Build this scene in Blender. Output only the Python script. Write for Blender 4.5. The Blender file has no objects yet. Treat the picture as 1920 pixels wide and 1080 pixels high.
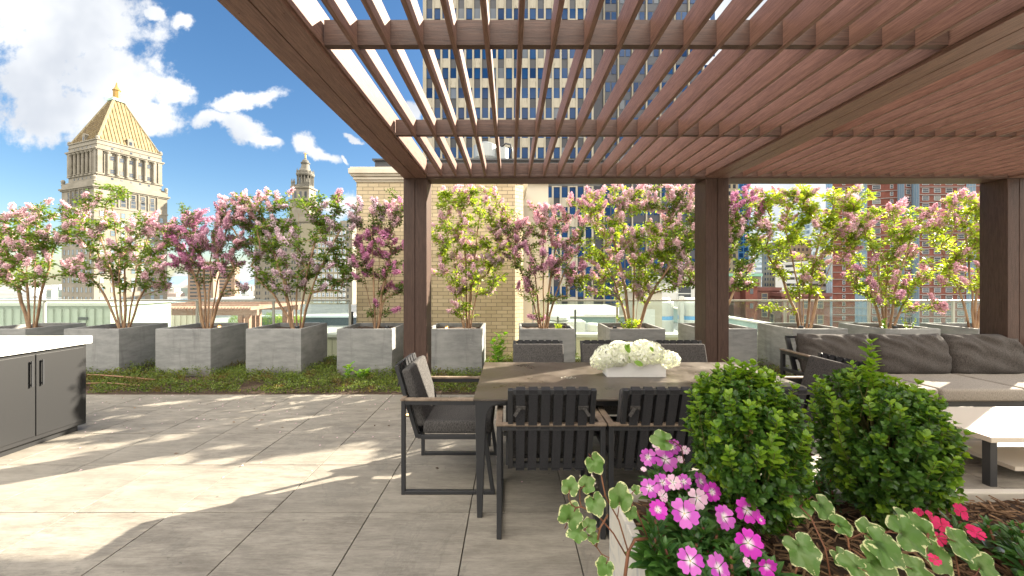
import bpy, bmesh, math, random
import numpy as np
from mathutils import Vector, Matrix
R = math.radians
SC = bpy.context.scene
COL = SC.collection
random.seed(7); rng = np.random.default_rng(11)
F = 719.0; CX = 957.0; CY = 525.0; H = 1.5      # focal length, vanishing point, eye height

# ------------------------------------------------------------------ camera
cam = bpy.data.cameras.new('camera'); cam_ob = bpy.data.objects.new('camera', cam); COL.objects.link(cam_ob)
cam.sensor_width = 36; cam.lens = F/1920*36; cam.shift_x = 3/1920; cam.shift_y = -15/1920
cam.clip_start = .05; cam.clip_end = 9000
cam_ob.location = (0, 0, H); cam_ob.rotation_euler = (R(90), 0, 0)
SC.camera = cam_ob

# ------------------------------------------------------------------ sun, exposure
SUN_AZ = math.atan2(.857, .515); SUN_EL = R(27.5)
sd = Vector((math.sin(SUN_AZ)*math.cos(SUN_EL), math.cos(SUN_AZ)*math.cos(SUN_EL), math.sin(SUN_EL)))
sun = bpy.data.lights.new('sun', 'SUN'); sun.energy = 5.0; sun.angle = R(.5); sun.color = (1, .90, .73)
sun_ob = bpy.data.objects.new('sun', sun); COL.objects.link(sun_ob)
sun_ob.rotation_euler = sd.to_track_quat('Z', 'Y').to_euler(); sun_ob.location = (20, 12, 30)
SC.view_settings.view_transform = 'Standard'; SC.view_settings.look = 'None'
SC.view_settings.exposure = 2.28; SC.view_settings.gamma = 1; SC.view_settings.use_curve_mapping = False
SC.cycles.max_bounces = 10; SC.cycles.transparent_max_bounces = 24; SC.cycles.diffuse_bounces = 5

# ------------------------------------------------------------------ node helpers
class NT:
    def __init__(s, tree): s.t = tree; s.n = tree.nodes; s.l = tree.links
    def node(s, typ, **kw):
        n = s.n.new(typ)
        for k, v in kw.items(): setattr(n, k, v)
        return n
    def set(s, sock, v):
        if isinstance(v, bpy.types.NodeSocket): s.l.new(v, sock)
        elif v is not None:
            if sock.type == 'RGBA' and len(v) == 3: v = (*v, 1)
            sock.default_value = v
    def math(s, op, a, b=0.0, c=None, clamp=False):
        n = s.node('ShaderNodeMath', operation=op, use_clamp=clamp); s.set(n.inputs[0], a); s.set(n.inputs[1], b)
        if c is not None: s.set(n.inputs[2], c)
        return n.outputs[0]
    def vmath(s, op, a, b=None):
        n = s.node('ShaderNodeVectorMath', operation=op); s.set(n.inputs[0], a)
        if b is not None: s.set(n.inputs[1], b)
        return n.outputs['Value'] if op in ('LENGTH', 'DOT_PRODUCT') else n.outputs[0]
    def mix(s, f, a, b):
        n = s.node('ShaderNodeMix', data_type='RGBA'); s.set(n.inputs[0], f); s.set(n.inputs[6], a); s.set(n.inputs[7], b); return n.outputs[2]
    def ramp(s, f, lo, hi, smooth=True):
        n = s.node('ShaderNodeMapRange', interpolation_type='SMOOTHSTEP' if smooth else 'LINEAR')
        s.set(n.inputs[0], f); n.inputs[1].default_value = lo; n.inputs[2].default_value = hi; return n.outputs[0]
    def noise(s, vec, scale, detail=3, rough=.5, out='Fac', dist=0):
        n = s.node('ShaderNodeTexNoise'); s.set(n.inputs['Vector'], vec); n.inputs['Scale'].default_value = scale
        n.inputs['Detail'].default_value = detail; n.inputs['Roughness'].default_value = rough; n.inputs['Distortion'].default_value = dist
        return n.outputs[out]
    def map(s, vec, loc=(0,0,0), rot=(0,0,0), sc=(1,1,1), typ='POINT'):
        n = s.node('ShaderNodeMapping', vector_type=typ); s.set(n.inputs[0], vec)
        n.inputs[1].default_value = loc; n.inputs[2].default_value = rot; n.inputs[3].default_value = sc; return n.outputs[0]

# ------------------------------------------------------------------ sky with clouds
W = bpy.data.worlds.new('World'); SC.world = W; W.use_nodes = True
w = NT(W.node_tree); w.n.clear()
sky = w.node('ShaderNodeTexSky', sky_type='NISHITA', sun_disc=False, sun_elevation=SUN_EL, sun_rotation=SUN_AZ,
             altitude=50, air_density=1.0, dust_density=.6, ozone_density=2.0)
g = w.node('ShaderNodeTexCoord').outputs['Generated']
sep = w.node('ShaderNodeSeparateXYZ'); w.set(sep.inputs[0], g)
dy = w.math('MAXIMUM', sep.outputs[1], .03)
cmb = w.node('ShaderNodeCombineXYZ'); w.set(cmb.inputs[0], w.math('DIVIDE', sep.outputs[0], dy)); w.set(cmb.inputs[1], w.math('DIVIDE', sep.outputs[2], dy))
uv = cmb.outputs[0]
wn = w.noise(uv, 6, 6, .6, 'Color')
uvw = w.vmath('ADD', uv, w.vmath('MULTIPLY', w.vmath('SUBTRACT', wn, (.5,.5,.5)), (.13,.11,0)))
cl = [  # cloud masses and white sky glow by direction: bearing, height, half sizes, tilt
 (120,50,190,110,0),(80,140,110,70,0),(215,135,130,75,-25),(320,160,60,26,-20),(275,215,62,42,-10),(100,210,120,70,0),
 (455,186,80,20,8),(400,215,40,16,0),(455,238,66,26,-30),(492,262,42,13,-12),(566,262,26,20,0),(607,286,56,16,-30),
 (656,301,14,6,-40),(668,254,26,7,-20),(780,205,22,24,0),(645,392,52,26,0),(341,34,24,15,0),(292,22,22,16,0),
 (1500,130,420,330,0),(1560,400,240,110,0),(470,520,90,30,0),(380,540,90,30,0)]  # this row paints sun glow and pale horizon sky as cloud shapes
mx = None
for (px, py, rx, ry, rot) in cl:
    m = w.map(uvw, ((px-CX)/F, (CY-py)/F, 0), (0,0,R(rot)), (rx/F, ry/F, 1), 'TEXTURE')
    v = w.math('SUBTRACT', 1.0, w.vmath('LENGTH', m))
    mx = v if mx is None else w.math('MAXIMUM', mx, v)
fine = w.noise(uv, 16, 8, .62)
dens = w.math('ADD', mx, w.math('MULTIPLY', w.math('SUBTRACT', fine, .5), 1.7))
front = w.ramp(dens, -.10, .42)
gen = w.ramp(w.noise(w.map(g, sc=(1,1,2.2)), 2.2, 8, .6), .36, .50)
back = w.ramp(sep.outputs[1], .05, .0)
mask = w.math('MAXIMUM', front, w.math('MULTIPLY', gen, back), clamp=True)
shade = w.ramp(w.noise(uv, 3.2, 4, .5), .3, .75)
ccol = w.mix(shade, (2.8,2.95,3.2), (5.0,5.0,4.95)); ccol = w.mix(back, ccol, w.mix(w.ramp(sep.outputs[2], .12, .6), (3.0,2.8,2.5), (24.0,22.4,19.8)))   # bright unseen clouds behind the camera, added to lift the shade
hs = w.node('ShaderNodeHueSaturation'); hs.inputs['Saturation'].default_value = 1.22; hs.inputs['Value'].default_value = .76; w.set(hs.inputs['Color'], sky.outputs[0])
skc = w.mix(w.math('MULTIPLY', mask, .96), hs.outputs[0], ccol)
bg = w.node('ShaderNodeBackground'); w.set(bg.inputs[0], skc); bg.inputs[1].default_value = .056
wo = w.node('ShaderNodeOutputWorld'); w.l.new(bg.outputs[0], wo.inputs[0])

# ------------------------------------------------------------------ materials
def mat(name, base=(.5,.5,.5), rough=.6, metal=0, spec=.5, fn=None, bump=None):
    m = bpy.data.materials.new(name); m.use_nodes = True
    t = NT(m.node_tree); p = t.n['Principled BSDF']
    p.inputs['Base Color'].default_value = (*base, 1); p.inputs['Roughness'].default_value = rough
    p.inputs['Metallic'].default_value = metal; p.inputs['Specular IOR Level'].default_value = spec
    t.p = p; t.obj = t.node('ShaderNodeTexCoord').outputs['Object']
    if fn: fn(t)
    return m
def setbump(t, h, strength=.3, dist=.01):
    b = t.node('ShaderNodeBump'); b.inputs['Strength'].default_value = strength; b.inputs['Distance'].default_value = dist
    t.set(b.inputs['Height'], h); t.l.new(b.outputs[0], t.p.inputs['Normal'])
def varied(c1, c2, scale=8, detail=4, sc=(1,1,1), bump=0, bscale=None, lo=.3, hi=.7):
    def fn(t):
        v = t.map(t.obj, sc=sc)
        n = t.noise(v, scale, detail, .6); t.set(t.p.inputs['Base Color'], t.mix(t.ramp(n, lo, hi), c1, c2))
        if bump: setbump(t, t.noise(v, bscale or scale*4, 4, .6), bump, .004)
    return fn
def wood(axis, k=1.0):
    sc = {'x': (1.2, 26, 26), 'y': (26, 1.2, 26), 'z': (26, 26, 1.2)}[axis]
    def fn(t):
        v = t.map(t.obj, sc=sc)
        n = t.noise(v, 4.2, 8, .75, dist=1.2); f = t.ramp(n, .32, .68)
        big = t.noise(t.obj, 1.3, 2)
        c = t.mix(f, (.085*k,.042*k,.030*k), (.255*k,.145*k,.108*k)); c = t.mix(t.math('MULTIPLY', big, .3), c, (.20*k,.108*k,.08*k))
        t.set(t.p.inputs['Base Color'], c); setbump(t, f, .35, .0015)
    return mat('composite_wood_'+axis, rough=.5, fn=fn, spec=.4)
WOOD = {'x': wood('x', .46), 'y': wood('y', 1.0), 'z': wood('z', .36)}  # one wood in several tones; the posts' shade is put into their colour
def concrete_fn(t):
    v = t.map(t.obj, sc=(1,1,4)); n = t.noise(v, 3.2, 8, .72); b = t.noise(t.obj, 1.7, 4, .6)
    c = t.mix(t.ramp(n, .3, .72), (.155,.158,.156), (.25,.25,.243)); c = t.mix(t.math('MULTIPLY', t.ramp(b, .45, .7), .5), c, (.30,.30,.285))
    s = t.noise(t.obj, 40, 2); c = t.mix(t.math('MULTIPLY', t.ramp(s, .72, .76), .5), c, (.35,.35,.33))
    st = t.noise(t.map(t.obj, sc=(5,5,.7)), 1.4, 5, .65); c = t.mix(t.math('MULTIPLY', t.ramp(st, .55, .75), .45), c, (.085,.085,.082))
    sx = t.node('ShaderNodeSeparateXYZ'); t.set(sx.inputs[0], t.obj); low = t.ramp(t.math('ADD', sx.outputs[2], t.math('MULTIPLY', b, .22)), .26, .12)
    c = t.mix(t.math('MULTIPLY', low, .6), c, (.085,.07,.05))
    t.set(t.p.inputs['Base Color'], c); setbump(t, n, .25, .004)
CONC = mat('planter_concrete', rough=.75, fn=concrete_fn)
def paver_fn(t):
    ri = t.node('ShaderNodeNewGeometry').outputs['Random Per Island']
    off = t.node('ShaderNodeCombineXYZ'); t.set(off.inputs[0], t.math('MULTIPLY', ri, 37)); t.set(off.inputs[1], t.math('MULTIPLY', ri, 91))
    v = t.vmath('ADD', t.obj, off.outputs[0]); vs = t.map(v, sc=(1, 4.5, 1))
    n = t.math('MULTIPLY_ADD', t.noise(vs, 2.2, 10, .75), .6, t.math('MULTIPLY', t.noise(t.map(v, sc=(3,22,1)), 3.5, 8, .8), .4)); n2 = t.noise(v, 1.6, 6, .7); s = t.noise(t.map(v, sc=(1,2,1)), 60, 3, .7)
    c = t.mix(t.ramp(n, .36, .64), (.135,.119,.098), (.295,.268,.226)); c = t.mix(t.math('MULTIPLY', ri, .4), c, (.20,.182,.152))
    c = t.mix(t.math('MULTIPLY', t.ramp(n2, .5, .75), .35), c, (.10,.095,.085))
    c = t.mix(t.math('MULTIPLY', t.ramp(s, .66, .74), .3), c, (.36,.34,.30)); c = t.mix(t.math('MULTIPLY', t.ramp(s, .36, .28), .5), c, (.08,.072,.06))
    wm = t.noise(t.obj, .9, 7, .7, dist=1.0); ed = t.math('ABSOLUTE', t.math('SUBTRACT', wm, .56)); c = t.mix(t.math('MULTIPLY', t.ramp(ed, .02, .0), .28), c, (.09,.085,.075))
    c = t.mix(t.math('MULTIPLY', t.ramp(wm, .56, .62), .22), c, (.12,.112,.10))
    sp2 = t.noise(t.obj, 22, 2, .5); c = t.mix(t.math('MULTIPLY', t.ramp(sp2, .74, .77), .6), c, (.07,.065,.055))
    t.set(t.p.inputs['Base Color'], c); setbump(t, t.math('ADD', n, t.math('MULTIPLY', s, .6)), .3, .003); t.p.inputs['Roughness'].default_value = .7
PAVER = mat('paver', fn=paver_fn)
def brick_fn(t):
    sp = t.node('ShaderNodeSeparateXYZ'); t.set(sp.inputs[0], t.obj)
    cb = t.node('ShaderNodeCombineXYZ'); t.set(cb.inputs[0], t.math('ADD', sp.outputs[0], t.math('MULTIPLY', sp.outputs[1], 1.0))); t.set(cb.inputs[1], sp.outputs[2])
    b = t.node('ShaderNodeTexBrick', offset=.5); t.set(b.inputs['Vector'], cb.outputs[0])
    b.inputs['Scale'].default_value = 1; b.inputs['Brick Width'].default_value = .204; b.inputs['Row Height'].default_value = .0711
    b.inputs['Mortar Size'].default_value = .0042; b.inputs['Mortar Smooth'].default_value = .1; b.inputs['Bias'].default_value = 0
    b.inputs['Color1'].default_value = (.46,.36,.215,1); b.inputs['Color2'].default_value = (.60,.485,.31,1); b.inputs['Mortar'].default_value = (.085,.065,.045,1)
    c = t.mix(t.math('MULTIPLY', t.noise(t.obj, 1.1, 4), .35), b.outputs[0], (.52,.45,.33))
    t.set(t.p.inputs['Base Color'], c); setbump(t, t.math('SUBTRACT', 1, b.outputs[1]), .6, .006)
BRICK = mat('yellow_roman_brick', rough=.8, fn=brick_fn)
STONE = mat('cut_stone', rough=.8, fn=varied((.50,.43,.33),(.62,.56,.46), 2, 5, bump=.2))
def metal_dark(t):
    n = t.noise(t.obj, 9, 3); t.set(t.p.inputs['Base Color'], t.mix(n, (.022,.023,.026), (.032,.033,.036)))
DARK = mat('charcoal_powder_coat', rough=.42, fn=metal_dark)
def fabric(name, c1, c2, s=420):
    def fn(t):
        n = t.noise(t.obj, s, 2, .7); n2 = t.noise(t.map(t.obj, sc=(1,1,.25)), s*.7, 2)
        f = t.ramp(t.math('MULTIPLY', t.math('ADD', n, n2), .5), .38, .62); t.set(t.p.inputs['Base Color'], t.mix(f, c1, c2)); setbump(t, f, .35, .0012)
    return mat(name, rough=.95, spec=.15, fn=fn)
CUSH = fabric('grey_melange_fabric', (.036,.034,.034), (.105,.099,.095), 300)
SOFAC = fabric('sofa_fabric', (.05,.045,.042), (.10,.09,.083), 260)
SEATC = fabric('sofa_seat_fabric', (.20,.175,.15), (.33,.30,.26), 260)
STRAP = fabric('webbing', (.028,.028,.031), (.05,.05,.054), 500)
TEAK = mat('teak', rough=.5, fn=varied((.14,.10,.07),(.27,.21,.155), 14, 5, (1,1,1)))
def slate_fn(t):
    n = t.noise(t.obj, 5, 8, .7); s = t.noise(t.obj, 70, 3, .7)
    c = t.mix(t.ramp(n, .35, .7), (.050,.040,.032), (.115,.094,.075)); c = t.mix(t.math('MULTIPLY', t.ramp(s, .6, .75), .35), c, (.2,.18,.16))
    t.set(t.p.inputs['Base Color'], c); setbump(t, s, .12, .001); t.set(t.p.inputs['Roughness'], t.ramp(n, -.25, 1.6))
SLATE = mat('stone_table_top', fn=slate_fn, spec=.6)
WHITE = mat('white_gloss', (.78,.78,.77), .3)
def marble_fn(t):
    n = t.noise(t.map(t.obj, rot=(0,0,.6), sc=(2,9,5)), 1.6, 8, .65, dist=1.5); t.set(t.p.inputs['Base Color'], t.mix(t.ramp(n, .45, .7), (.58,.54,.46), (.36,.36,.36)))
MARBLE = mat('pale_stone_trough', rough=.5, fn=marble_fn)
SOIL = mat('soil', rough=.95, fn=varied((.035,.02,.012),(.085,.052,.032), 30, 6, bump=.8))
def rnd_mat(name, c1, c2, rough=.6, spec=.3, trans=None, tw=.4, extra=None):
    m = bpy.data.materials.new(name); m.use_nodes = True; t = NT(m.node_tree); p = t.n['Principled BSDF']; t.p = p
    ri = t.node('ShaderNodeNewGeometry').outputs['Random Per Island']
    c = t.mix(ri, c1, c2); t.obj = t.node('ShaderNodeTexCoord').outputs['Object']
    if extra: c = extra(t, c, ri)
    t.set(p.inputs['Base Color'], c); p.inputs['Roughness'].default_value = rough; p.inputs['Specular IOR Level'].default_value = spec
    if trans:
        tr = t.node('ShaderNodeBsdfTranslucent')
        mc = t.node('ShaderNodeMix', data_type='RGBA', blend_type='MULTIPLY'); mc.inputs[0].default_value = 1
        t.set(mc.inputs[6], c); t.set(mc.inputs[7], trans); t.set(tr.inputs[0], mc.outputs[2])
        ms = t.node('ShaderNodeMixShader'); ms.inputs[0].default_value = tw
        t.l.new(p.outputs[0], ms.inputs[1]); t.l.new(tr.outputs[0], ms.inputs[2]); t.l.new(ms.outputs[0], t.n['Material Output'].inputs[0])
    return m
LEAF = {k: rnd_mat('crape_leaf_'+k, a, b, .45, .4, (2.6,2.2,.9), .5) for k, a, b in (
    ('dark', (.035,.075,.018), (.085,.14,.028)), ('mid', (.055,.115,.02), (.13,.20,.035)), ('bright', (.095,.18,.022), (.22,.30,.04)), ('gold', (.11,.19,.02), (.25,.33,.042)))}
PETAL = {k: rnd_mat('crape_petal_'+k, a, b, .7, .2, (1.25,1.1,1.15), .3) for k, a, b in (
    ('light', (.62,.38,.45), (.86,.68,.70)), ('pink', (.58,.31,.40), (.82,.56,.61)), ('purple', (.44,.21,.33), (.74,.46,.56)), ('lilac', (.52,.37,.46), (.78,.63,.67)), ('magenta', (.42,.14,.29), (.70,.35,.52)))}
BARK = mat('crape_bark', rough=.7, fn=varied((.16,.085,.045),(.36,.23,.13), 12, 5, (1,1,.35), bump=.3))
BOXL = rnd_mat('boxwood_leaf', (.035,.095,.02), (.095,.20,.03), .3, .5, (2.2,2.0,.6), .32)
BOXN = rnd_mat('boxwood_new_leaf', (.12,.26,.02), (.24,.38,.04), .35, .5, (2.0,1.8,.5), .4)
BOXB = rnd_mat('boxwood_stem', (.10,.10,.03), (.20,.17,.06), .6)
IMPL = rnd_mat('impatiens_leaf', (.035,.11,.028), (.08,.19,.04), .32, .5, (2.2,2.0,.6), .28,
    lambda t, c, ri: t.mix(t.math('MULTIPLY', t.ramp(t.node('ShaderNodeAttribute', attribute_name='t').outputs['Fac'], .12, .0), .5), c, (.22,.32,.10)))
def petal_grad(dark, light):
    def ex(t, c, ri):
        a = t.node('ShaderNodeAttribute', attribute_name='t').outputs['Fac']
        c = t.mix(ri, dark, light); c = t.mix(t.ramp(a, .52, .12), c, (.92,.86,.88)); return t.mix(t.ramp(a, .10, .03), c, (.75,.65,.25))
    return ex
IMPF = rnd_mat('impatiens_petal', (1,1,1), (1,1,1), .55, .3, (1.2,1.1,1.2), .3, petal_grad((.50,.025,.50), (.70,.18,.63)))
IMPM = rnd_mat('impatiens_petal_deep', (1,1,1), (1,1,1), .55, .3, (1.2,1.1,1.2), .3, petal_grad((.56,.02,.46), (.70,.06,.58)))
IMPP = rnd_mat('impatiens_petal_pale', (1,1,1), (1,1,1), .55, .3, (1.2,1.1,1.2), .3, petal_grad((.80,.42,.66), (.88,.66,.76)))
REDP = rnd_mat('red_petal', (.55,.01,.08), (.72,.03,.16), .5, .3, (1.2,1,1), .3)
def ivy_ex(t, c, ri):
    a = t.node('ShaderNodeAttribute', attribute_name='t').outputs['Fac']
    n = t.noise(t.obj, 55, 4, .65); n2 = t.noise(t.obj, 26, 3, .6)
    e = t.math('ADD', a, t.math('MULTIPLY', t.math('SUBTRACT', n, .5), 1.1)); e = t.math('ADD', e, t.math('MULTIPLY', t.math('SUBTRACT', ri, .75), .35))
    grn = t.mix(t.ramp(n2, .42, .58), c, t.mix(ri, (.11,.20,.085), (.19,.30,.08)))
    return t.mix(t.ramp(e, .86, .94), grn, (.66,.68,.38))
IVY = rnd_mat('variegated_ivy_leaf', (.06,.15,.045), (.14,.27,.045), .4, .45, (1.7,1.6,.6), .3, ivy_ex)
IVYS = rnd_mat('ivy_stem', (.12,.045,.03), (.22,.10,.05), .5)
HYD = rnd_mat('hydrangea_petal', (.80,.83,.68), (.94,.94,.91), .6, .3, (1.1,1.1,1.0), .35)
COVER = rnd_mat('sedum_leaf', (.05,.085,.018), (.14,.19,.03), .6, .3, (1.8,1.6,.6), .3,
    lambda t, c, ri: t.mix(t.math('MULTIPLY', t.ramp(t.noise(t.obj, 3.5, 3), .5, .68), .75), c, t.mix(ri, (.16,.085,.03), (.09,.045,.02))))
WEED = rnd_mat('weed_leaf', (.10,.24,.03), (.22,.38,.05), .45, .4, (1.8,1.6,.5), .4)
MULCH = rnd_mat('mulch_chip', (.06,.032,.018), (.26,.16,.09), .85, .2)

def glassy(name, col, rough=.04, spec=1.0, c2=None, sc=.3):
    def fn(t):
        if c2:
            v = t.node('ShaderNodeTexWhiteNoise', noise_dimensions='3D'); 
            ob = t.node('ShaderNodeNewGeometry').outputs['Random Per Island']
            orr = t.node('ShaderNodeObjectInfo').outputs['Random']; ob = t.math('FRACT', t.math('ADD', ob, t.math('MULTIPLY', orr, 7.3)))
            bl = t.math('GREATER_THAN', t.math('FRACT', t.math('MULTIPLY', ob, 13.7)), .88)
            t.set(t.p.inputs['Base Color'], t.mix(t.math('MULTIPLY', bl, .45), t.mix(ob, col, c2), (.25,.25,.22)))
    return mat(name, col, rough, 0, spec, fn)
WIN_BLUE = glassy('blue_window_glass', (.005,.024,.08), .08, .22, (.010,.05,.145))
WIN_DARK = glassy('dark_window_glass', (.02,.024,.03), .1, .9, (.075,.085,.10))
WIN_PALE = glassy('pale_window_glass', (.10,.14,.18), .1, 1, (.32,.40,.46))

# ------------------------------------------------------------------ mesh helpers
def tag(o, label=None, cat=None, group=None, kind=None):
    if label: o['label'] = label
    if cat: o['category'] = cat
    if group: o['group'] = group
    if kind: o['kind'] = kind
    return o
def empty(name, loc, rz=0, **kw):
    o = bpy.data.objects.new(name, None); COL.objects.link(o); o.location = loc; o.rotation_euler = (0,0,rz); o.empty_display_size = .1
    return tag(o, **kw)
def link(name, me, parent=None, world=False, **kw):
    o = bpy.data.objects.new(name, me); COL.objects.link(o)
    if parent is not None:
        o.parent = parent
        if world: o.matrix_parent_inverse = Matrix.LocRotScale(parent.location, parent.rotation_euler, None).inverted()
    return tag(o, **kw)
class MB:
    def __init__(s): s.v = []; s.f = []; s.m = []; s.a = None
    def add(s, vs, fs, m=0):
        b = len(s.v); s.v += [tuple(p) for p in vs]; s.f += [tuple(i+b for i in f) for f in fs]; s.m += [m]*len(fs)
    def box(s, x0, x1, y0, y1, z0, z1, m=0):
        s.add([(x0,y0,z0),(x1,y0,z0),(x1,y1,z0),(x0,y1,z0),(x0,y0,z1),(x1,y0,z1),(x1,y1,z1),(x0,y1,z1)],
              [(0,3,2,1),(4,5,6,7),(0,1,5,4),(1,2,6,5),(2,3,7,6),(3,0,4,7)], m)
    def bar(s, a, b, wx, wz, up=(0,0,1), m=0):
        a = Vector(a); b = Vector(b); d = (b-a).normalized(); u = Vector(up)
        x = d.cross(u).normalized(); u2 = x.cross(d).normalized(); vs = []
        for p in (a, b):
            for (i, j) in ((-1,-1),(1,-1),(1,1),(-1,1)): vs.append(p+x*i*wx/2+u2*j*wz/2)
        s.add(vs, [(3,2,1,0),(4,5,6,7),(0,1,5,4),(1,2,6,5),(2,3,7,6),(3,0,4,7)], m)
    def tube(s, pts, rad, n=6, m=0, cap=True):
        pts = [Vector(p) for p in pts]; vs = []; fs = []
        if not isinstance(rad, (list, tuple)): rad = [rad]*len(pts)
        ref = Vector((.31,.87,.13))
        for i, p in enumerate(pts):
            d = (pts[min(i+1, len(pts)-1)]-pts[max(i-1, 0)]).normalized()
            x = d.cross(ref).normalized(); y = d.cross(x)
            for k in range(n):
                a = 2*math.pi*k/n; vs.append(p+x*math.cos(a)*rad[i]+y*math.sin(a)*rad[i])
        for i in range(len(pts)-1):
            for k in range(n): fs.append((i*n+k, i*n+(k+1)%n, (i+1)*n+(k+1)%n, (i+1)*n+k))
        if cap: fs.append(tuple(range(n))[::-1]); fs.append(tuple((len(pts)-1)*n+k for k in range(n)))
        s.add(vs, fs, m)
    def lathe(s, c, prof, n=20, m=0):
        c = Vector(c); vs = []; fs = []
        for (r, z) in prof:
            for k in range(n): a = 2*math.pi*k/n; vs.append((c.x+r*math.cos(a), c.y+r*math.sin(a), c.z+z))
        for i in range(len(prof)-1):
            for k in range(n): fs.append((i*n+k, i*n+(k+1)%n, (i+1)*n+(k+1)%n, (i+1)*n+k))
        fs.append(tuple(range(n))[::-1]); fs.append(tuple((len(prof)-1)*n+k for k in range(n)))
        s.add(vs, fs, m)
    def prism(s, poly, z0, z1, m=0):      # poly counter-clockwise in xy
        n = len(poly); s.add([(x,y,z0) for x,y in poly]+[(x,y,z1) for x,y in poly],
            [tuple(range(n))[::-1], tuple(range(n,2*n))]+[(i,(i+1)%n,n+(i+1)%n,n+i) for i in range(n)], m)
    def rbox(s, c, sz, r, m=0, seg=3, mtx=None):
        bm = bmesh.new(); bmesh.ops.create_cube(bm, size=1)
        for v in bm.verts: v.co = Vector((v.co.x*sz[0], v.co.y*sz[1], v.co.z*sz[2]))
        bmesh.ops.bevel(bm, geom=bm.edges[:]+bm.verts[:], offset=r, segments=seg, affect='EDGES', profile=.5)
        M = mtx or Matrix.Identity(4); c = Vector(c); bm.verts.index_update()
        s.add([M@v.co+c for v in bm.verts], [[v.index for v in f.verts] for f in bm.faces], m); bm.free()
    def mesh(s, name, mats, smooth=False):
        me = bpy.data.meshes.new(name); me.from_pydata(s.v, [], s.f); me.update()
        for m in (mats if isinstance(mats, (list, tuple)) else [mats]): me.materials.append(m)
        if any(s.m): me.polygons.foreach_set('material_index', s.m)
        if smooth: me.polygons.foreach_set('use_smooth', [True]*len(s.f))
        return me
    def build(s, name, mats, parent=None, world=False, smooth=False, bev=0, **kw):
        o = link(name, s.mesh(name, mats, smooth), parent, world, **kw)
        if bev:
            b = o.modifiers.new('bevel', 'BEVEL'); b.width = bev; b.segments = 2; b.limit_method = 'ANGLE'; b.angle_limit = R(40)
        return o

def batch(tv, tf, tt, M3, P, S):
    """copies of a template: M3 (n,3,3) column frames, P (n,3) places, S (n,) or (n,3) sizes"""
    tv = np.asarray(tv, float); n = len(P); k = len(tv); S = np.asarray(S, float)
    if S.ndim == 1: S = S[:, None].repeat(3, 1)
    V = np.einsum('nij,nkj->nki', M3, tv[None]*S[:, None, :]) + P[:, None, :]
    lt = np.array([len(f) for f in tf]); idx = np.concatenate([np.array(f) for f in tf])
    I = (idx[None] + (np.arange(n)*k)[:, None]).ravel()
    return V.reshape(-1, 3), I, np.tile(lt, n), (np.tile(np.asarray(tt, float), n) if tt is not None else np.zeros(n*k))
def npmesh(name, parts, mats, smooth=True):
    """parts: list of (V, I, LT, T, matindex)"""
    Vs, Is, Ls, Ts, Ms = [], [], [], [], []; off = 0
    for V, I, LT, T, mi in parts:
        Vs.append(V); Is.append(I+off); Ls.append(LT); Ts.append(T); Ms.append(np.full(len(LT), mi)); off += len(V)
    V = np.concatenate(Vs); I = np.concatenate(Is); LT = np.concatenate(Ls); T = np.concatenate(Ts); Mi = np.concatenate(Ms)
    me = bpy.data.meshes.new(name); me.vertices.add(len(V)); me.vertices.foreach_set('co', V.ravel().astype(np.float32))
    me.loops.add(len(I)); me.loops.foreach_set('vertex_index', I.astype(np.int32))
    me.polygons.add(len(LT)); me.polygons.foreach_set('loop_start', (np.cumsum(LT)-LT).astype(np.int32))
    me.polygons.foreach_set('material_index', Mi.astype(np.int32))
    me.polygons.foreach_set('use_smooth', np.full(len(LT), smooth))
    for m in (mats if isinstance(mats, (list, tuple)) else [mats]): me.materials.append(m)
    at = me.attributes.new('t', 'FLOAT', 'POINT'); at.data.foreach_set('value', T.astype(np.float32))
    me.update(calc_edges=True); me.validate(); return me
def frames(D, U):
    """frames whose local Y is D and local Z is near U"""
    D = D/np.linalg.norm(D, axis=1, keepdims=True); X = np.cross(D, U); X /= np.linalg.norm(X, axis=1, keepdims=True)+1e-9
    Z = np.cross(X, D); return np.stack([X, D, Z], axis=2)
def rdir(n): 
    v = rng.normal(size=(n, 3)); return v/np.linalg.norm(v, axis=1, keepdims=True)
LEAF2 = ([(0,0,0),(-.27,.45,.09),(0,1,-.12),(0,.5,0),(.27,.45,.09)], [(0,3,2,1),(0,4,2,3)], [0,1,0,0,1])
BOXT = ([(0,0,0),(0,.35,.02),(0,.72,.0),(0,1,-.06),(-.26,.3,.09),(-.29,.64,.07),(.26,.3,.09),(.29,.64,.07),(-.16,.9,.0),(.16,.9,.0)],
        [(0,1,4),(1,2,5,4),(2,3,8,5),(0,6,1),(1,6,7,2),(2,7,9,3)], [0,0,0,0,1,1,1,1,1,1])
FLORET = ([(-.5,-.4,.15),(.5,-.5,-.1),(.45,.5,.2),(-.5,.45,-.15)], [(0,1,2,3)], None)

# ------------------------------------------------------------------ ground, street, water, hills
mb = MB(); mb.add([(-6000,-3000,-62),(6000,-3000,-62),(6000,7000,-62),(-6000,7000,-62)], [(0,1,2,3)])
mb.build('ground', mat('city_ground', rough=.9, fn=varied((.10,.11,.10),(.22,.22,.21), .02, 8)), kind='structure')
mb = MB(); mb.add([(-3000,620,-61.5),(-150,620,-61.5),(-250,1300,-61.5),(-3000,1300,-61.5)], [(0,1,2,3)])
mb.build('river_water', mat('river_water', (.10,.16,.22), .15), kind='structure')
mb = MB(); n = 60; pts = []
for i in range(n+1):
    x = -5200+i*10400/n; pts.append((x, 20+35*math.sin(i*.7)+25*math.sin(i*1.9+1)))
vs = [(x, 5200, -62) for x, h in pts]+[(x, 5400, h) for x, h in pts]+[(x, 6200, -62) for x, h in pts]; k = n+1
mb.add(vs, [(i,i+1,k+i+1,k+i) for i in range(n)]+[(k+i,k+i+1,2*k+i+1,2*k+i) for i in range(n)])
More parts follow.
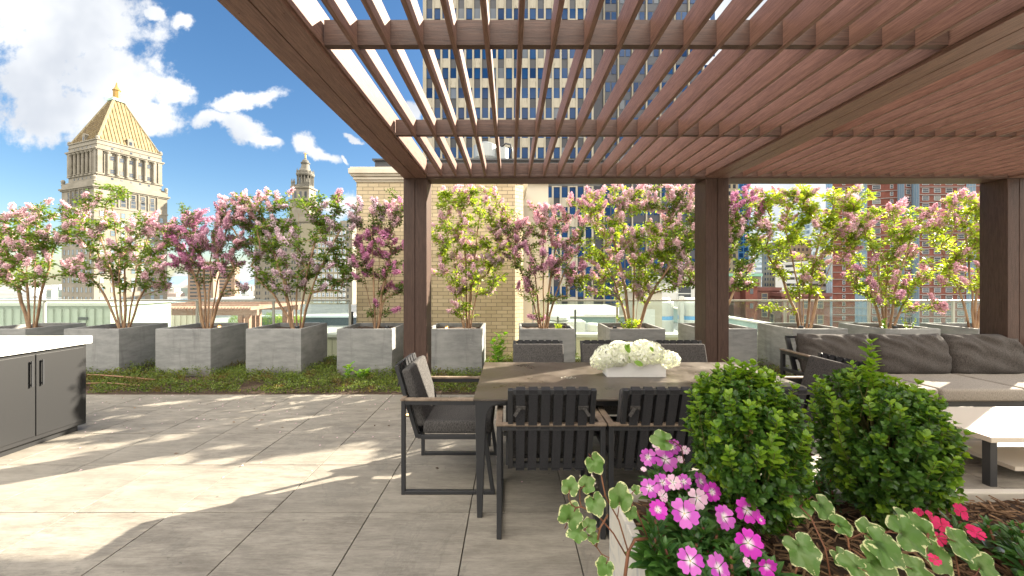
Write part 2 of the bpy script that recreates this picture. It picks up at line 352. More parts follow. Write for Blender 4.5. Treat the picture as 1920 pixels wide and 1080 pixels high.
mb.build('hills', mat('far_hills', (.16,.24,.33), .9), kind='structure')
mb = MB(); rr = random.Random(5)
for i in range(700):
    Y = rr.uniform(380, 1900); X = rr.uniform(-1.3, 1.3)*Y
    if 560 < Y < 1350 and X < 40: continue
    hh = rr.uniform(5, 34) if Y < 1000 else rr.uniform(10, 46); wd = rr.uniform(14, 45)
    mb.box(X, X+wd, Y, Y+rr.uniform(12, 40), -62, -62+hh, rr.choice((0,1,2,3)))
mb.build('distant_city', [mat('far_a', (.42,.40,.37), .9), mat('far_b', (.30,.24,.21), .9), mat('far_c', (.5,.52,.54), .9), mat('far_d', (.20,.24,.22), .9)],
         kind='stuff', label='low far-off city blocks spread along the river and horizon', cat='city')

# our own tower below the terrace, and the terrace floor
mb = MB(); mb.box(-14, 14, -8, 7.22, -62, -.06)
mb.build('terrace_slab', mat('slab', (.25,.24,.22), .9), kind='structure')
mb = MB(); T = .637
for i in range(-16, 17):
    for j in range(-12, 5):
        x0 = -.265+i*T; y0 = 2.475+j*T
        if y0 > 5.0-.1: continue
        gx = .0032; mb.box(x0+gx, x0+T-gx, y0+gx, y0+T-gx, -.05, rr.uniform(-.0008, .0008))
mb.build('terrace_paving', PAVER, kind='structure', bev=.0015)
mb = MB(); mb.box(-13.9, 13.9, 5.03, 7.2, -.058, -.012)
mb.build('planting_bed', SOIL, kind='structure')
mb = MB(); mb.box(-60, 15, 7.6, 60, -62, -2.3)
mb.build('lower_terrace', mat('lower_roof', rough=.85, fn=varied((.20,.21,.20),(.29,.29,.28), .6, 5)), kind='structure')

# ground cover
def cover(n, x0, x1):
    X = rng.uniform(x0, x1, n); Y = rng.uniform(5.06, 7.1, n)
    h = .02+.05*np.abs(np.sin(X*3.1+1)*np.sin(Y*4.3+X))+.07*np.clip(np.sin(X*8.3+np.sin(Y*9))*np.sin(Y*11+X*2), 0, 1)+.05*np.clip((Y-5.1)/.9, 0, 1)+rng.uniform(0, .04, n)
    h *= np.clip((Y-5.0)/.12, .25, 1); keep = (np.sin(X*5.7)+np.sin(X*2.3+Y*6) > -1.45)
    P = np.stack([X, Y, h*rng.uniform(.2, 1, n)], 1)[keep]; m = len(P)
    D = rdir(m); D[:, 2] = np.abs(D[:, 2])*.8; return batch(*LEAF2, frames(D, rdir(m)), P, rng.uniform(.018, .036, m))
me = npmesh('ground_cover', [cover(90000, -9, 1.2)+(0,), cover(26000, 1.2, 9)+(0,)], COVER)
link('ground_cover', me, label='low green and rusty ground cover around the concrete planters', cat='ground cover', kind='stuff')
sp = []
for i in range(420):
    x = rng.uniform(-8.5, 3); y = rng.uniform(5.35, 5.95); hgt = rng.uniform(.08, .22); k = 9
    q = np.stack([x+rng.uniform(-.02,.02,k), y+rng.uniform(-.02,.02,k), np.linspace(.03, hgt, k)], 1)
    D = rdir(k); D[:, 2] = abs(D[:, 2]); sp.append(batch(*LEAF2, frames(D, rdir(k)), q, rng.uniform(.015,.028,k))+(0,))
me = npmesh('wispy_sprigs', sp, COVER); link('wispy_sprigs', me, label='thin wispy sprigs standing above the ground cover by the planter fronts', cat='ground cover', kind='stuff')
mb = MB()
mb.tube([(-7.2,5.72,.06),(-6.6,5.60,.10),(-6.1,5.63,.11),(-5.6,5.52,.11),(-5.1,5.5,.07)], .009, 6)
mb.build('irrigation_hose', mat('brown_hose', (.22,.11,.06), .6), label='brown irrigation hose lying on the ground cover by the left planters', cat='hose', smooth=True)
mb = MB(); mb.tube([(-6.9,5.3,.05),(-6.2,5.28,.07),(-5.6,5.33,.07),(-5.0,5.25,.05)], .008, 6)
mb.build('irrigation_hose', bpy.data.materials['brown_hose'], label='second brown hose, nearer the paving, at the far left bed', cat='hose', smooth=True)

# ------------------------------------------------------------------ pergola
pg = empty('pergola', (.65, 0, 0), label='brown timber-look pergola with slatted roof over the dining table', cat='pergola')
ZB, ZT = 2.70, 2.845; YF = 4.456; BW = .27; YN = -2.9
xs = [-1.243, 2.27, 5.78]
for x in xs:
    mb = MB(); mb.box(x, x+BW/2-.003, YN, YF-.004, ZB-.016, ZT+.06); mb.box(x+BW/2+.003, x+BW, YN, YF-.004, ZB-.016, ZT+.06)
    mb.box(x+.02, x+BW-.02, YN+.01, YF-.01, ZB-.008, ZT+.04)
    mb.box(x-.012, x, YN, YF-.006, ZB+.004, ZB+.03); mb.box(x+BW, x+BW+.012, YN, YF-.006, ZB+.004, ZB+.03)
    for yy in np.arange(YN+.3, YF, .615):
        for dx in (.035, BW-.035): mb.lathe((x+dx, yy, ZB-.0178), [(.006,0),(.006,.003)], 8)
    mb.build('side_beam', WOOD['y'], pg, True, bev=.006)
    for (ya, yb) in ((YF, YF+BW), (YN-BW, YN)):
        mb = MB(); mb.box(x, x+BW/2-.003, ya, yb, -.01, ZB-.02); mb.box(x+BW/2+.003, x+BW, ya, yb, -.01, ZB-.02); mb.box(x+.01, x+BW-.01, ya+.01, yb-.01, -.01, ZB-.03)
        mb.build('post', WOOD['z'], pg, True, bev=.005)
for (ya, yb) in ((YF, YF+BW), (YN-BW, YN)):
    mb = MB(); mb.box(xs[0], xs[2]+BW, ya, yb, ZB-.018, ZT+.012); mb.box(xs[0]-.004, xs[2]+BW+.004, ya-.012, yb+.012, ZB-.004, ZB+.022)
    mb.build('header_beam', WOOD['x'], pg, True, bev=.005)
for y in (YF-1.23, YF-2.46, YF-3.69, YF-4.92, YF-6.15):
    for bi in range(2):
        a = xs[bi]+BW; b = xs[bi+1]; mb = MB()
        for k in range(19):
            u0 = a+(b-a)/19*k+.013; u1 = a+(b-a)/19*(k+1)-.013; mb.box(u0, u1, y-.02, y+.02, ZB+.012, ZT-.004)
        mb.build('cross_rail', WOOD['x'], pg, True)
for bi in range(2):
    a = xs[bi]+BW; b = xs[bi+1]
    for k in range(1, 19):
        x = a+(b-a)/19*k; mb = MB(); mb.box(x-.0125, x+.0125, YN, YF-.001, ZB, ZT); mb.build('slat', WOOD['y'], pg, True, bev=.003)

# ------------------------------------------------------------------ planters
PX = [-8.40, -6.945, -5.52, -4.115, -2.70, -1.30, .149, 1.55, 2.98, 4.39, 5.83, 7.27]
PL = ['at the far left end of the row', 'right behind the black counter, under pale pink blossoms', 'under the purple crape myrtle by the far pergola',
      'under the broad crape myrtle left of the brick wall', 'before the brick wall, left of the left pergola post', 'before the brick wall, right of the left pergola post',
      'behind the leftmost far-side chair, by the brick corner', 'directly behind the white hydrangeas', 'half hidden behind the right pergola post', 'with a pale lit side, at the left end of the sofa',
      'behind the middle of the grey sofa', 'at the far right end of the row behind the sofa']
for x, lb in zip(PX, PL):
    r = empty('concrete_planter', (x+.43, 6.39, 0), label='square grey concrete planter '+lb, cat='planter', group='concrete planters along the railing')
    mb = MB(); wt = .04; y0, y1, z1 = 5.96, 6.82, .74; s = .86
    vs = [(x,y0,0),(x+s,y0,0),(x+s,y1,0),(x,y1,0),(x,y0,z1),(x+s,y0,z1),(x+s,y1,z1),(x,y1,z1),
          (x+wt,y0+wt,z1),(x+s-wt,y0+wt,z1),(x+s-wt,y1-wt,z1),(x+wt,y1-wt,z1),(x+wt,y0+wt,.5),(x+s-wt,y0+wt,.5),(x+s-wt,y1-wt,.5),(x+wt,y1-wt,.5)]
    mb.add(vs, [(0,1,5,4),(1,2,6,5),(2,3,7,6),(3,0,4,7),(4,5,9,8),(5,6,10,9),(6,7,11,10),(7,4,8,11),(8,9,13,12),(9,10,14,13),(10,11,15,14),(11,8,12,15)])
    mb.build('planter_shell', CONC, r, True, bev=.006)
    n = 14; vs = []; fs = []
    for i in range(n+1):
        for j in range(n+1): vs.append((x+wt+(s-2*wt)*i/n, y0+wt+(s-2*wt)*j/n, .675+rr.uniform(-.012,.012)))
    fs = [(i*(n+1)+j,(i+1)*(n+1)+j,(i+1)*(n+1)+j+1,i*(n+1)+j+1) for i in range(n) for j in range(n)]
    mb = MB(); mb.add(vs, fs); mb.build('soil', SOIL, r, True, smooth=True)

# ------------------------------------------------------------------ crape myrtles
def xyz(px, py, Y): return np.array([(px-CX)*Y/F, Y, H-(py-CY)*Y/F])
def crape(base_px, stems, ell, leaf, petal, label, N=150, seed=1, lsz=.045, nl=40, spread=.62, lpd=1.0):
    g = np.random.default_rng(seed); Y0 = 6.38; b = xyz(base_px, 0, Y0); b[2] = .66
    root = empty('crape_myrtle', tuple(b), label=label, cat='tree', group='crape myrtles in concrete planters')
    pos = [b+np.array([0,0,-.02])]; par = [-1]
    def path(i0, tgt, k, sag=.0):
        p0 = pos[i0]; i = i0; d = tgt-p0; L = np.linalg.norm(d)
        for q in range(1, k+1):
            t = q/k; p = p0+d*t; bend = math.sin(t*math.pi)*L*sag
            p = p+np.array([-d[0]*.12*math.sin(t*math.pi), -d[1]*.12*math.sin(t*math.pi), bend]) + g.normal(0, .008 if q < k else 0, 3)
            pos.append(p); par.append(i); i = len(pos)-1
        return i
    for (sx, sy, dyy) in stems:
        pos.append(b+np.array([(sx-base_px)*.0012, dyy*.12, .05])); par.append(0); st = len(pos)-1
        path(st, xyz(sx, sy, Y0+dyy), 6, .02)
    area = np.array([e[2]*e[3] for e in ell], float); cnt = np.maximum(3, (N*area/area.sum())).astype(int)
    A = []
    for e, c in zip(ell, cnt):
        cx, cy, rx, ry, ff = e[:5]; rx *= 1.19; ry *= 1.05; pt = e[5] if len(e) > 5 else petal
        for _ in range(c):
            v = g.normal(size=3); v /= np.linalg.norm(v); v *= g.uniform(.35, 1)**.5
            Y = Y0+v[2]*spread*max(rx, ry)/60*.55; A.append((xyz(cx+v[0]*rx, cy+v[1]*ry, Y), g.random() < ff*(1.15 if v[1] < 0 else .85), pt))
    A.sort(key=lambda a: np.linalg.norm(a[0]-b))
    tips = []
    for a, fl, pt in A:
        Pn = np.array(pos[1:]); d = np.linalg.norm(Pn-a, axis=1); cost = d+np.where(Pn[:, 2] > a[2]-.02, .5, 0)+np.where(Pn[:, 2] < b[2]+.22, .8, 0)
        i0 = int(np.argmin(cost))+1; k = max(2, min(5, int(d[i0-1]/.10)+1))
        tips.append((path(i0, a, k, .06), fl, pt))
    n = len(pos); load = np.zeros(n)
    for t, _, _ in tips: load[t] += 1
    for i in range(n-1, 0, -1): load[par[i]] += load[i]
    kids = {}
    for i in range(1, n): kids.setdefault(par[i], []).append(i)
    rad = lambda i: .0022+.0023*math.sqrt(max(load[i], .3))
    mb = MB(); starts = [(0, c) for c in kids.get(0, [])]
    while starts:
        p, c = starts.pop(); ch = [p, c]
        while kids.get(c):
            ks = sorted(kids[c], key=lambda q: -load[q])
            for o in ks[1:]: starts.append((c, o))
            c = ks[0]; ch.append(c)
        rs = [min(rad(q), rad(ch[1])) for q in ch]
        mb.tube([pos[q] for q in ch], rs, 6 if rs[0] > .007 else 4, cap=False)
    mb.build('trunk', BARK, root, True, smooth=True)
    LP, LD = [], []; fl_parts = {}
    for t, fl, pt in tips:
        i = t; chain = [pos[i]]
        while par[i] > 0 and len(chain) < 4: i = par[i]; chain.append(pos[i])
        m = int(nl*g.uniform(.6, 1.4)*(.75 if fl else 1)); dirn = chain[0]-chain[1]; dirn /= np.linalg.norm(dirn)+1e-6
        for _ in range(m):
            u = g.uniform(0, 1.0)*(min(len(chain)-1, 2)); q = int(min(u, len(chain)-2)); f = u-q
            p = chain[q]*(1-f)+chain[q+1]*f; v = g.normal(size=3); v /= np.linalg.norm(v); v[2] = v[2]*.55-.05
            LP.append(p+v*g.uniform(.005, .075)); LD.append(v+dirn*.35)
        if fl:
            L = g.uniform(.10, .17); r0 = g.uniform(.045, .075); ax = dirn*.7+np.array([0,0,.55])+g.normal(0,.25,3); ax /= np.linalg.norm(ax)
            c = int(430*lpd*(L/.15)); lobes = g.normal(size=(7,3)); lobes /= np.linalg.norm(lobes, axis=1, keepdims=True)
            u = g.uniform(0, 1, c); v = g.normal(size=(c, 3)); v /= np.linalg.norm(v, axis=1, keepdims=True)
            lb = lobes[g.integers(0, 7, c)]; rr_ = r0*(1.05-.5*u)[:, None]
            P = chain[0]+ax*(u*L-.02)[:, None]+(v*.55+lb*.6)*rr_*g.uniform(.45, 1.22, (c,1))
            Z = v+lb*.6; Z /= np.linalg.norm(Z, axis=1, keepdims=True); fl_parts.setdefault(pt, []).append((P, Z))
    P = np.array(LP); D = np.array(LD); U = g.normal(size=(len(P),3))*.55+np.array([0,0,1.]); M = frames(D, U)
    me = npmesh('foliage', [batch(*LEAF2, M, P, g.uniform(.7, 1.3, len(P))*lsz*1.22)+(0,)], LEAF[leaf]); link('foliage', me, root, True)
    prt = []; ms = []
    for k, lst in fl_parts.items():
        P = np.concatenate([a for a, _ in lst]); Z = np.concatenate([z for _, z in lst]); D = np.cross(Z, g.normal(size=Z.shape)); M = frames(D, Z+g.normal(size=Z.shape)*.45)
        prt.append(batch(*FLORET, M, P, g.uniform(.009, .018, len(P)))+(len(ms),)); ms.append(PETAL[k])
    if prt: me = npmesh('blossom', prt, ms); link('blossom', me, root, True)
    return root
L = [
 dict(base_px=232, stems=[(150,500,.1),(185,430,-.1),(207,370,.1),(240,430,.0),(280,440,.15),(320,470,-.1)],
      ell=[(155,430,42,50,.5),(235,445,62,48,.4),(292,440,40,42,.45,'pink'),(200,368,36,22,.1),(170,505,42,30,.4),(255,505,62,38,.4),(312,532,22,16,.7),(163,375,22,14,.5)],
      leaf='mid', petal='light', label='leftmost tall crape myrtle with pale pink blossoms before the gold-roofed tower'),
 dict(base_px=388, stems=[(350,470,-.1),(375,450,.1),(400,440,0),(430,450,.1),(455,480,-.1)],
      ell=[(388,432,52,40,.72),(345,462,34,52,.6,'magenta'),(432,440,38,48,.65,'pink'),(400,500,54,28,.5),(350,388,14,12,.05),(455,540,20,10,.6,'lilac'),(445,400,30,24,.7,'pink')],
      leaf='dark', petal='purple', N=170, lsz=.032, label='purple-pink crape myrtle with small dark leaves, second planter right of the black counter'),
 dict(base_px=556, stems=[(480,520,.1),(500,440,-.1),(520,420,.1),(560,400,0),(600,420,.1),(640,430,-.1)],
      ell=[(452,382,34,20,.55,'light'),(478,392,36,24,.45,'light'),(522,372,24,20,.6,'light'),(548,400,42,36,.2),(605,395,36,36,.25),(560,455,76,44,.28),(492,450,46,46,.4),(625,440,34,36,.25),(540,510,66,38,.45),(610,520,46,30,.4),(640,370,12,10,.7,'pink'),(650,500,26,36,.15)],
      leaf='mid', petal='lilac', N=230, label='wide crape myrtle with lilac-pink blossoms in front of the spired stone building'),
 dict(base_px=705, stems=[(670,480,.1),(695,430,-.1),(715,420,.1),(740,440,0),(745,490,-.1)],
      ell=[(685,405,34,28,.5,'lilac'),(722,405,30,24,.6,'light'),(710,462,40,42,.6,'magenta'),(735,520,28,40,.5),(672,500,22,30,.25),(738,385,16,36,.1),(715,580,22,14,.2)],
      leaf='dark', petal='magenta', N=140, lsz=.034, label='magenta crape myrtle in front of the brick wall, left of the left pergola post'),
 dict(base_px=876, stems=[(825,500,.1),(840,420,-.1),(870,400,.1),(900,400,0),(925,440,-.1)],
      ell=[(845,375,38,26,.22),(897,368,36,24,.28),(838,440,30,42,.25),(895,435,40,42,.35),(862,515,42,34,.45),(912,515,32,36,.5,'lilac'),(868,580,26,16,.35),(930,400,24,26,.25),(925,460,22,26,.5)],
      leaf='bright', petal='light', N=180, label='bright green crape myrtle with pale pink blossoms right of the left pergola post'),
 dict(base_px=1018, stems=[(965,480,.1),(990,440,-.1),(1020,420,.1),(1050,430,0),(1075,480,-.1)],
      ell=[(995,415,52,30,.65,'pink'),(1052,425,44,40,.65,'pink'),(968,455,30,38,.4),(1015,480,56,40,.35),(1062,505,34,34,.5),(990,535,26,18,.3),(1075,530,18,14,.4),(1020,560,40,12,.15),(1010,600,12,8,.5)],
      leaf='dark', petal='purple', N=180, lsz=.033, label='dark-leaved crape myrtle with pink and purple blossoms at the corner of the brick wall'),
 dict(base_px=1188, stems=[(1110,450,.1),(1140,420,-.1),(1190,430,.1),(1220,430,0),(1255,500,-.1)],
      ell=[(1105,385,40,26,.75,'pink'),(1158,372,30,30,.75,'light'),(1190,418,44,36,.45,'light'),(1125,450,46,46,.3),(1225,455,42,42,.35),(1262,450,34,40,.4),(1205,375,26,20,.8,'light'),(1180,500,54,42,.4),(1252,520,42,28,.3,'lilac'),(1105,530,36,22,.35),(1185,545,34,18,.7,'lilac')],
      leaf='bright', petal='light', N=250, label='full crape myrtle with pink blossoms directly behind the white hydrangeas'),
 dict(base_px=1338, stems=[(1260,430,.1),(1290,400,-.1),(1340,420,.1),(1385,430,0),(1420,480,-.1)],
      ell=[(1245,370,38,26,.7,'light'),(1285,362,30,22,.7,'light'),(1285,430,42,50,.5),(1285,510,38,38,.6,'lilac'),(1345,410,48,50,.4),(1392,395,38,40,.7,'magenta'),(1400,460,32,42,.3),(1395,520,26,26,.25)],
      leaf='mid', petal='light', N=240, label='crape myrtle with pink and deep magenta blossoms half hidden by the right pergola post'),
 dict(base_px=1508, stems=[(1440,480,.1),(1470,420,-.1),(1500,430,.1),(1540,430,0),(1590,440,-.1)],
      ell=[(1425,372,42,22,.7,'light'),(1478,380,46,36,.35,'light'),(1555,385,46,36,.3,'light'),(1600,372,34,22,.5,'light'),(1455,445,44,34,.25),(1535,435,56,42,.22),(1500,500,54,28,.25),(1580,440,36,34,.35),(1450,575,22,10,.3),(1505,540,30,16,.3)],
      leaf='gold', petal='light', N=190, lsz=.052, label='sunlit yellow-green crape myrtle with tall bare stems left of the red brick tower'),
 dict(base_px=1662, stems=[(1600,470,.1),(1630,440,-.1),(1665,420,.1),(1710,440,0),(1750,500,-.1)],
      ell=[(1655,432,54,44,.4),(1602,430,34,34,.4),(1702,418,42,34,.55),(1745,418,30,24,.65),(1625,505,46,38,.35,'purple'),(1702,500,46,42,.4),(1660,550,54,22,.35,'purple'),(1745,575,34,12,.75),(1590,480,24,14,.5)],
      leaf='bright', petal='pink', N=200, lsz=.04, label='crape myrtle with rosy blossoms above the sofa in front of the red brick tower'),
 dict(base_px=60, stems=[(0,480,.1),(40,430,-.1),(70,400,.1),(110,450,0)], ell=[(40,440,60,55,.4),(90,420,45,50,.4),(60,510,70,35,.3),(10,470,50,50,.4)],
      leaf='mid', petal='light', label='pale pink crape myrtle at the far left end of the row'),
 dict(base_px=1826, stems=[(1770,480,.1),(1810,430,-.1),(1850,400,.1),(1880,450,0)], ell=[(1800,440,50,50,.4),(1860,420,50,50,.4),(1830,510,70,35,.3),(1830,380,50,25,.4)],
      leaf='gold', petal='pink', label='pink crape myrtle at the far right end of the row'),
]
for i, a in enumerate(L): a['N'] = int(a.get('N', 150)*1.22); crape(seed=100+i, **a)

# ------------------------------------------------------------------ small plants and lamps in the bed
def stem_plant(name, loc, stems, hgt, lsz, material, label, cat='plant', seed=1, spread=.12, nl=16):
    g = np.random.default_rng(seed); r = empty(name, loc, label=label, cat=cat); mb = MB(); P = []; D = []
    for s in range(stems):
        a = g.uniform(0, 6.28); sx = g.uniform(.2, 1)*spread; top = Vector((math.cos(a)*sx, math.sin(a)*sx, hgt*g.uniform(.6, 1)))
        b0 = Vector((math.cos(a)*sx*.2, math.sin(a)*sx*.2, -.02)); mid = (b0+top)*.5+Vector((0,0,.03)); mb.tube([b0, mid, top], [.004,.0035,.002], 5)
        for k in range(nl):
            t = .2+.8*k/nl; q = b0.lerp(top, t); an = k*2.4+a; v = np.array([math.cos(an), math.sin(an), .35+t*.4]); P.append(np.array(q)); D.append(v)
    mb.build('stem', WEED, r); P = np.array(P); D = np.array(D)
    me = npmesh('leaves', [batch(*BOXT, frames(D, np.array([[0,0,1.]])+g.normal(size=D.shape)*.2), P, g.uniform(.6, 1.1, len(P))*lsz)+(0,)], material); link('leaves', me, r)
stem_plant('leafy_weed', (-.18, 6.0, 0), 5, .74, .13, WEED, 'tall leafy green weed growing between two planters at the brick corner', seed=2, spread=.15)
stem_plant('broadleaf_weed', (-2.42, 5.72, 0), 2, .26, .12, WEED, 'small broad-leaved weed at the left foot of the planter before the brick wall', seed=3, spread=.06, nl=9)
stem_plant('broadleaf_weed', (-2.18, 5.68, 0), 4, .18, .10, WEED, 'low bright green weed clump at the foot of the planter before the brick wall', seed=4, spread=.10, nl=9)
stem_plant('weed_clump', (1.93, 6.2, .67), 7, .24, .07, LEAF['gold'], 'yellow-green weeds in the planter behind the hydrangeas', seed=5, spread=.22)
stem_plant('weed_clump', (.80, 6.25, .67), 4, .12, .05, LEAF['gold'], 'small yellow-green weeds in the planter at the brick corner', seed=6, spread=.1)
stem_plant('weed_clump', (6.05, 6.2, .67), 2, .2, .06, WEED, 'small green sprig in the planter behind the sofa', seed=7, spread=.05)
stem_plant('weed_clump', (6.5, 6.25, .67), 3, .28, .035, LEAF['gold'], 'yellow sprigs beside the trunk in the planter behind the sofa', seed=8, spread=.1)
BRASS = mat('brass', (.35,.22,.08), .35, 1)
LAMPG = bpy.data.materials.new('lamp_glow'); LAMPG.use_nodes = True; q = LAMPG.node_tree.nodes['Principled BSDF']; q.inputs['Base Color'].default_value = (.9,.6,.25,1); q.inputs['Emission Color'].default_value = (1,.55,.2,1); q.inputs['Emission Strength'].default_value = 1.5
for x, y, lb in ((-3.40,6.12,'in the planter under the wide lilac-pink tree'),(-1.98,6.15,'in the planter left of the left pergola post'),(.93,6.15,'in the planter at the brick corner'),(1.66,6.1,'in the planter behind the hydrangeas'),(4.66,6.15,'in the planter at the left end of the sofa'),(6.17,6.15,'in the planter behind the middle of the sofa')):
    r = empty('planter_spotlight', (x, y, .66), label='small black spotlight '+lb, cat='lamp', group='spotlights in planters')
    mb = MB(); mb.lathe((0,0,0), [(.012,0),(.012,.02),(.032,.025),(.034,.10),(.028,.105)], 14); mb.build('lamp_body', DARK, r, smooth=False)
    mb = MB(); mb.lathe((0,0,.1051), [(.024,0),(.022,.004)], 12); mb.build('lens', WIN_DARK, r)
for x, y, lb in ((-1.02,6.12,'in the planter right of the left pergola post'),(-4.78,6.3,'in the planter under the purple tree')):
    r = empty('planter_lantern', (x, y, .66), label='little brass lantern '+lb, cat='lamp', group='brass lanterns in planters')
    mb = MB(); mb.lathe((0,0,0), [(.01,0),(.01,.03),(.024,.035),(.026,.06)], 14); mb.lathe((0,0,.085), [(.028,0),(.02,.02),(.004,.03)], 14); mb.build('lantern_body', BRASS, r)
    mb = MB(); mb.lathe((0,0,.061), [(.02,0),(.02,.023)], 12); mb.build('lantern_glass', LAMPG, r)
r = empty('floor_uplight', (-1.13, 4.24, 0), label='small glowing floor uplight beside the left pergola post', cat='lamp')
mb = MB(); mb.lathe((0,0,.002), [(.035,0),(.035,.008),(.028,.010)], 18); mb.build('bezel', BRASS, r)
mb = MB(); mb.lathe((0,0,.0125), [(.026,0),(.02,.004)], 16); mb.build('lens', LAMPG, r)

# ------------------------------------------------------------------ glass railing
RAIL = mat('pale_metal_rail', (.50,.50,.44), .35, .3)
GL = bpy.data.materials.new('railing_glass'); GL.use_nodes = True; t = NT(GL.node_tree); t.n.remove(t.n['Principled BSDF'])
tr = t.node('ShaderNodeBsdfTransparent'); tr.inputs[0].default_value = (.90,.955,.93,1); gl = t.node('ShaderNodeBsdfGlossy'); gl.inputs['Roughness'].default_value = .02; gl.inputs['Color'].default_value = (.9,.97,.95,1)
df = t.node('ShaderNodeBsdfDiffuse'); df.inputs[0].default_value = (.62,.72,.66,1)
lw = t.node('ShaderNodeLayerWeight'); lw.inputs[0].default_value = .5; ms = t.node('ShaderNodeMixShader'); t.set(ms.inputs[0], t.math('MULTIPLY_ADD', t.math('POWER', lw.outputs['Facing'], 4), .5, .035)); t.l.new(tr.outputs[0], ms.inputs[1]); t.l.new(gl.outputs[0], ms.inputs[2])
ms2 = t.node('ShaderNodeMixShader'); ms2.inputs[0].default_value = .045; t.l.new(ms.outputs[0], ms2.inputs[1]); t.l.new(df.outputs[0], ms2.inputs[2]); t.l.new(ms2.outputs[0], t.n['Material Output'].inputs[0])
for (a, b, lb) in ((-12.9, -2.98, 'left of the brick wall'), (.42, 12.9, 'right of the brick wall')):
    r = empty('glass_railing', ((a+b)/2, 7.12, 0), label='clear glass railing with pale top rail '+lb, cat='railing')
    mb = MB(); mb.box(a, b, 7.095, 7.145, 1.105, 1.135); mb.build('top_rail', RAIL, r, True, bev=.004)
    mb = MB(); mb.box(a, b, 7.09, 7.15, -.01, .05); mb.build('bottom_channel', RAIL, r, True)
    n = round((b-a)/1.5); w_ = (b-a)/n
    for i in range(n):
        mb = MB(); mb.box(a+i*w_+.03, a+(i+1)*w_-.03, 7.114, 7.126, .051, 1.104); mb.build('glass_panel', GL, r, True)
    for i in range(n+1):
        mb = MB(); mb.box(a+i*w_-.018, a+i*w_+.018, 7.105, 7.135, .051, 1.104); mb.build('rail_post', RAIL, r, True)
for x, y, z1, lb in ((-3.38, 8.2, .82, 'taller pipe left of the brick wall behind the railing'), (-3.12, 8.2, .67, 'shorter pipe left of the brick wall behind the railing'), (1.04, 8.4, .7, 'pipe behind the railing over the corner planter'), (1.42, 8.4, .85, 'taller pipe behind the railing, right of the corner planter')):
    mb = MB(); mb.tube([(x,y,-2.4),(x,y,z1)], .022, 10); mb.build('vent_pipe', DARK, label='slim dark '+lb, cat='pipe', group='slim pipes behind the railing')

# ------------------------------------------------------------------ neighbouring roof volumes
r = empty('brick_bulkhead', (-1.4, 8.3, -2.3), label='yellow brick rooftop building with a stone cornice behind the planters', cat='building')
mb = MB(); mb.prism([(-2.93,7.3),(.09,7.3),(.25,7.46),(.25,9.6),(-2.93,9.6)], -2.5, 3.36); mb.build('brick_wall', BRICK, r, True)
mb = MB()
for (o, z0, z1) in ((.02,3.361,3.40),(.05,3.40,3.46),(.085,3.46,3.50),(.115,3.50,3.60),(.095,3.60,3.63)):
    mb.prism([(-2.93-o,7.3-o),(.09+o*.4,7.3-o),(.25+o,7.46-o*.4),(.25+o,9.6),(-2.93-o,9.6)], z0, z1)
mb.build('cornice', STONE, r, True, bev=.012)
mb = MB(); mb.box(.10, .30, 7.28, 7.52, -2.3, .12); mb.build('stone_base', STONE, r, True, bev=.01)
DGREY = mat('dark_roof_screen', (.045,.045,.05), .5)
r = empty('stucco_bulkhead', (1, 10, -2.3), label='beige two-tone stucco rooftop wall just right of the brick building', cat='building')
mb = MB(); mb.box(.30, .92, 9.3, 9.55, 3.30, 3.85); mb.box(.30, .92, 9.3, 9.55, -2.5, 3.295, 1); mb.box(.27, .95, 9.27, 9.58, .0, .03)
mb.build('stucco_wall', [mat('stucco_light', (.56,.51,.42), .9), mat('stucco_grey', (.40,.36,.31), .9)], r, True)
mb = MB(); mb.box(-3.25, 2.24, 9.2, 9.62, 3.86, 4.36); mb.box(-3.3, 2.29, 9.15, 9.67, 4.36, 4.40); mb.build('roof_screen', DGREY, r, True)
r = empty('roof_vent_drum', (-.55, 9.6, 4.4), label='grey exhaust drum with a bent pipe on the dark roof screen', cat='vent')
mb = MB(); mb.lathe((-.62,9.6,4.41), [(.26,0),(.3,.12),(.3,.42),(.18,.5)], 20); mb.build('drum', mat('galvanised', (.32,.34,.34), .4, .6), r, True, smooth=False)
mb = MB(); mb.lathe((-.22,9.6,4.41), [(.17,0),(.17,.36),(.12,.4)], 18); mb.build('motor_housing', bpy.data.materials['galvanised'], r, True)
mb = MB(); mb.tube([(-.22,9.45,4.78),(-.12,9.45,4.86),(0,9.45,4.84),(.04,9.45,4.7),(-.02,9.45,4.42)], .025, 8); mb.build('pipe', DARK, r, True, smooth=True)
BEIGE = mat('beige_cladding', (.52,.47,.35), .8); WCAP = mat('white_cap', (.52,.50,.44), .6)
r = empty('low_parapet', (0, 8.6, -2.3), label='low beige panelled parapet just behind the railing and planters', cat='wall')
mb = MB()
for i in range(44): mb.box(-13+i*.6+.006, -13+(i+1)*.6-.006, 8.6, 8.9, -2.3, .22)
mb.build('panels', BEIGE, r, True); mb = MB(); mb.box(-13.1, 13.5, 8.56, 8.94, .22, .285); mb.build('cap', WCAP, r, True)

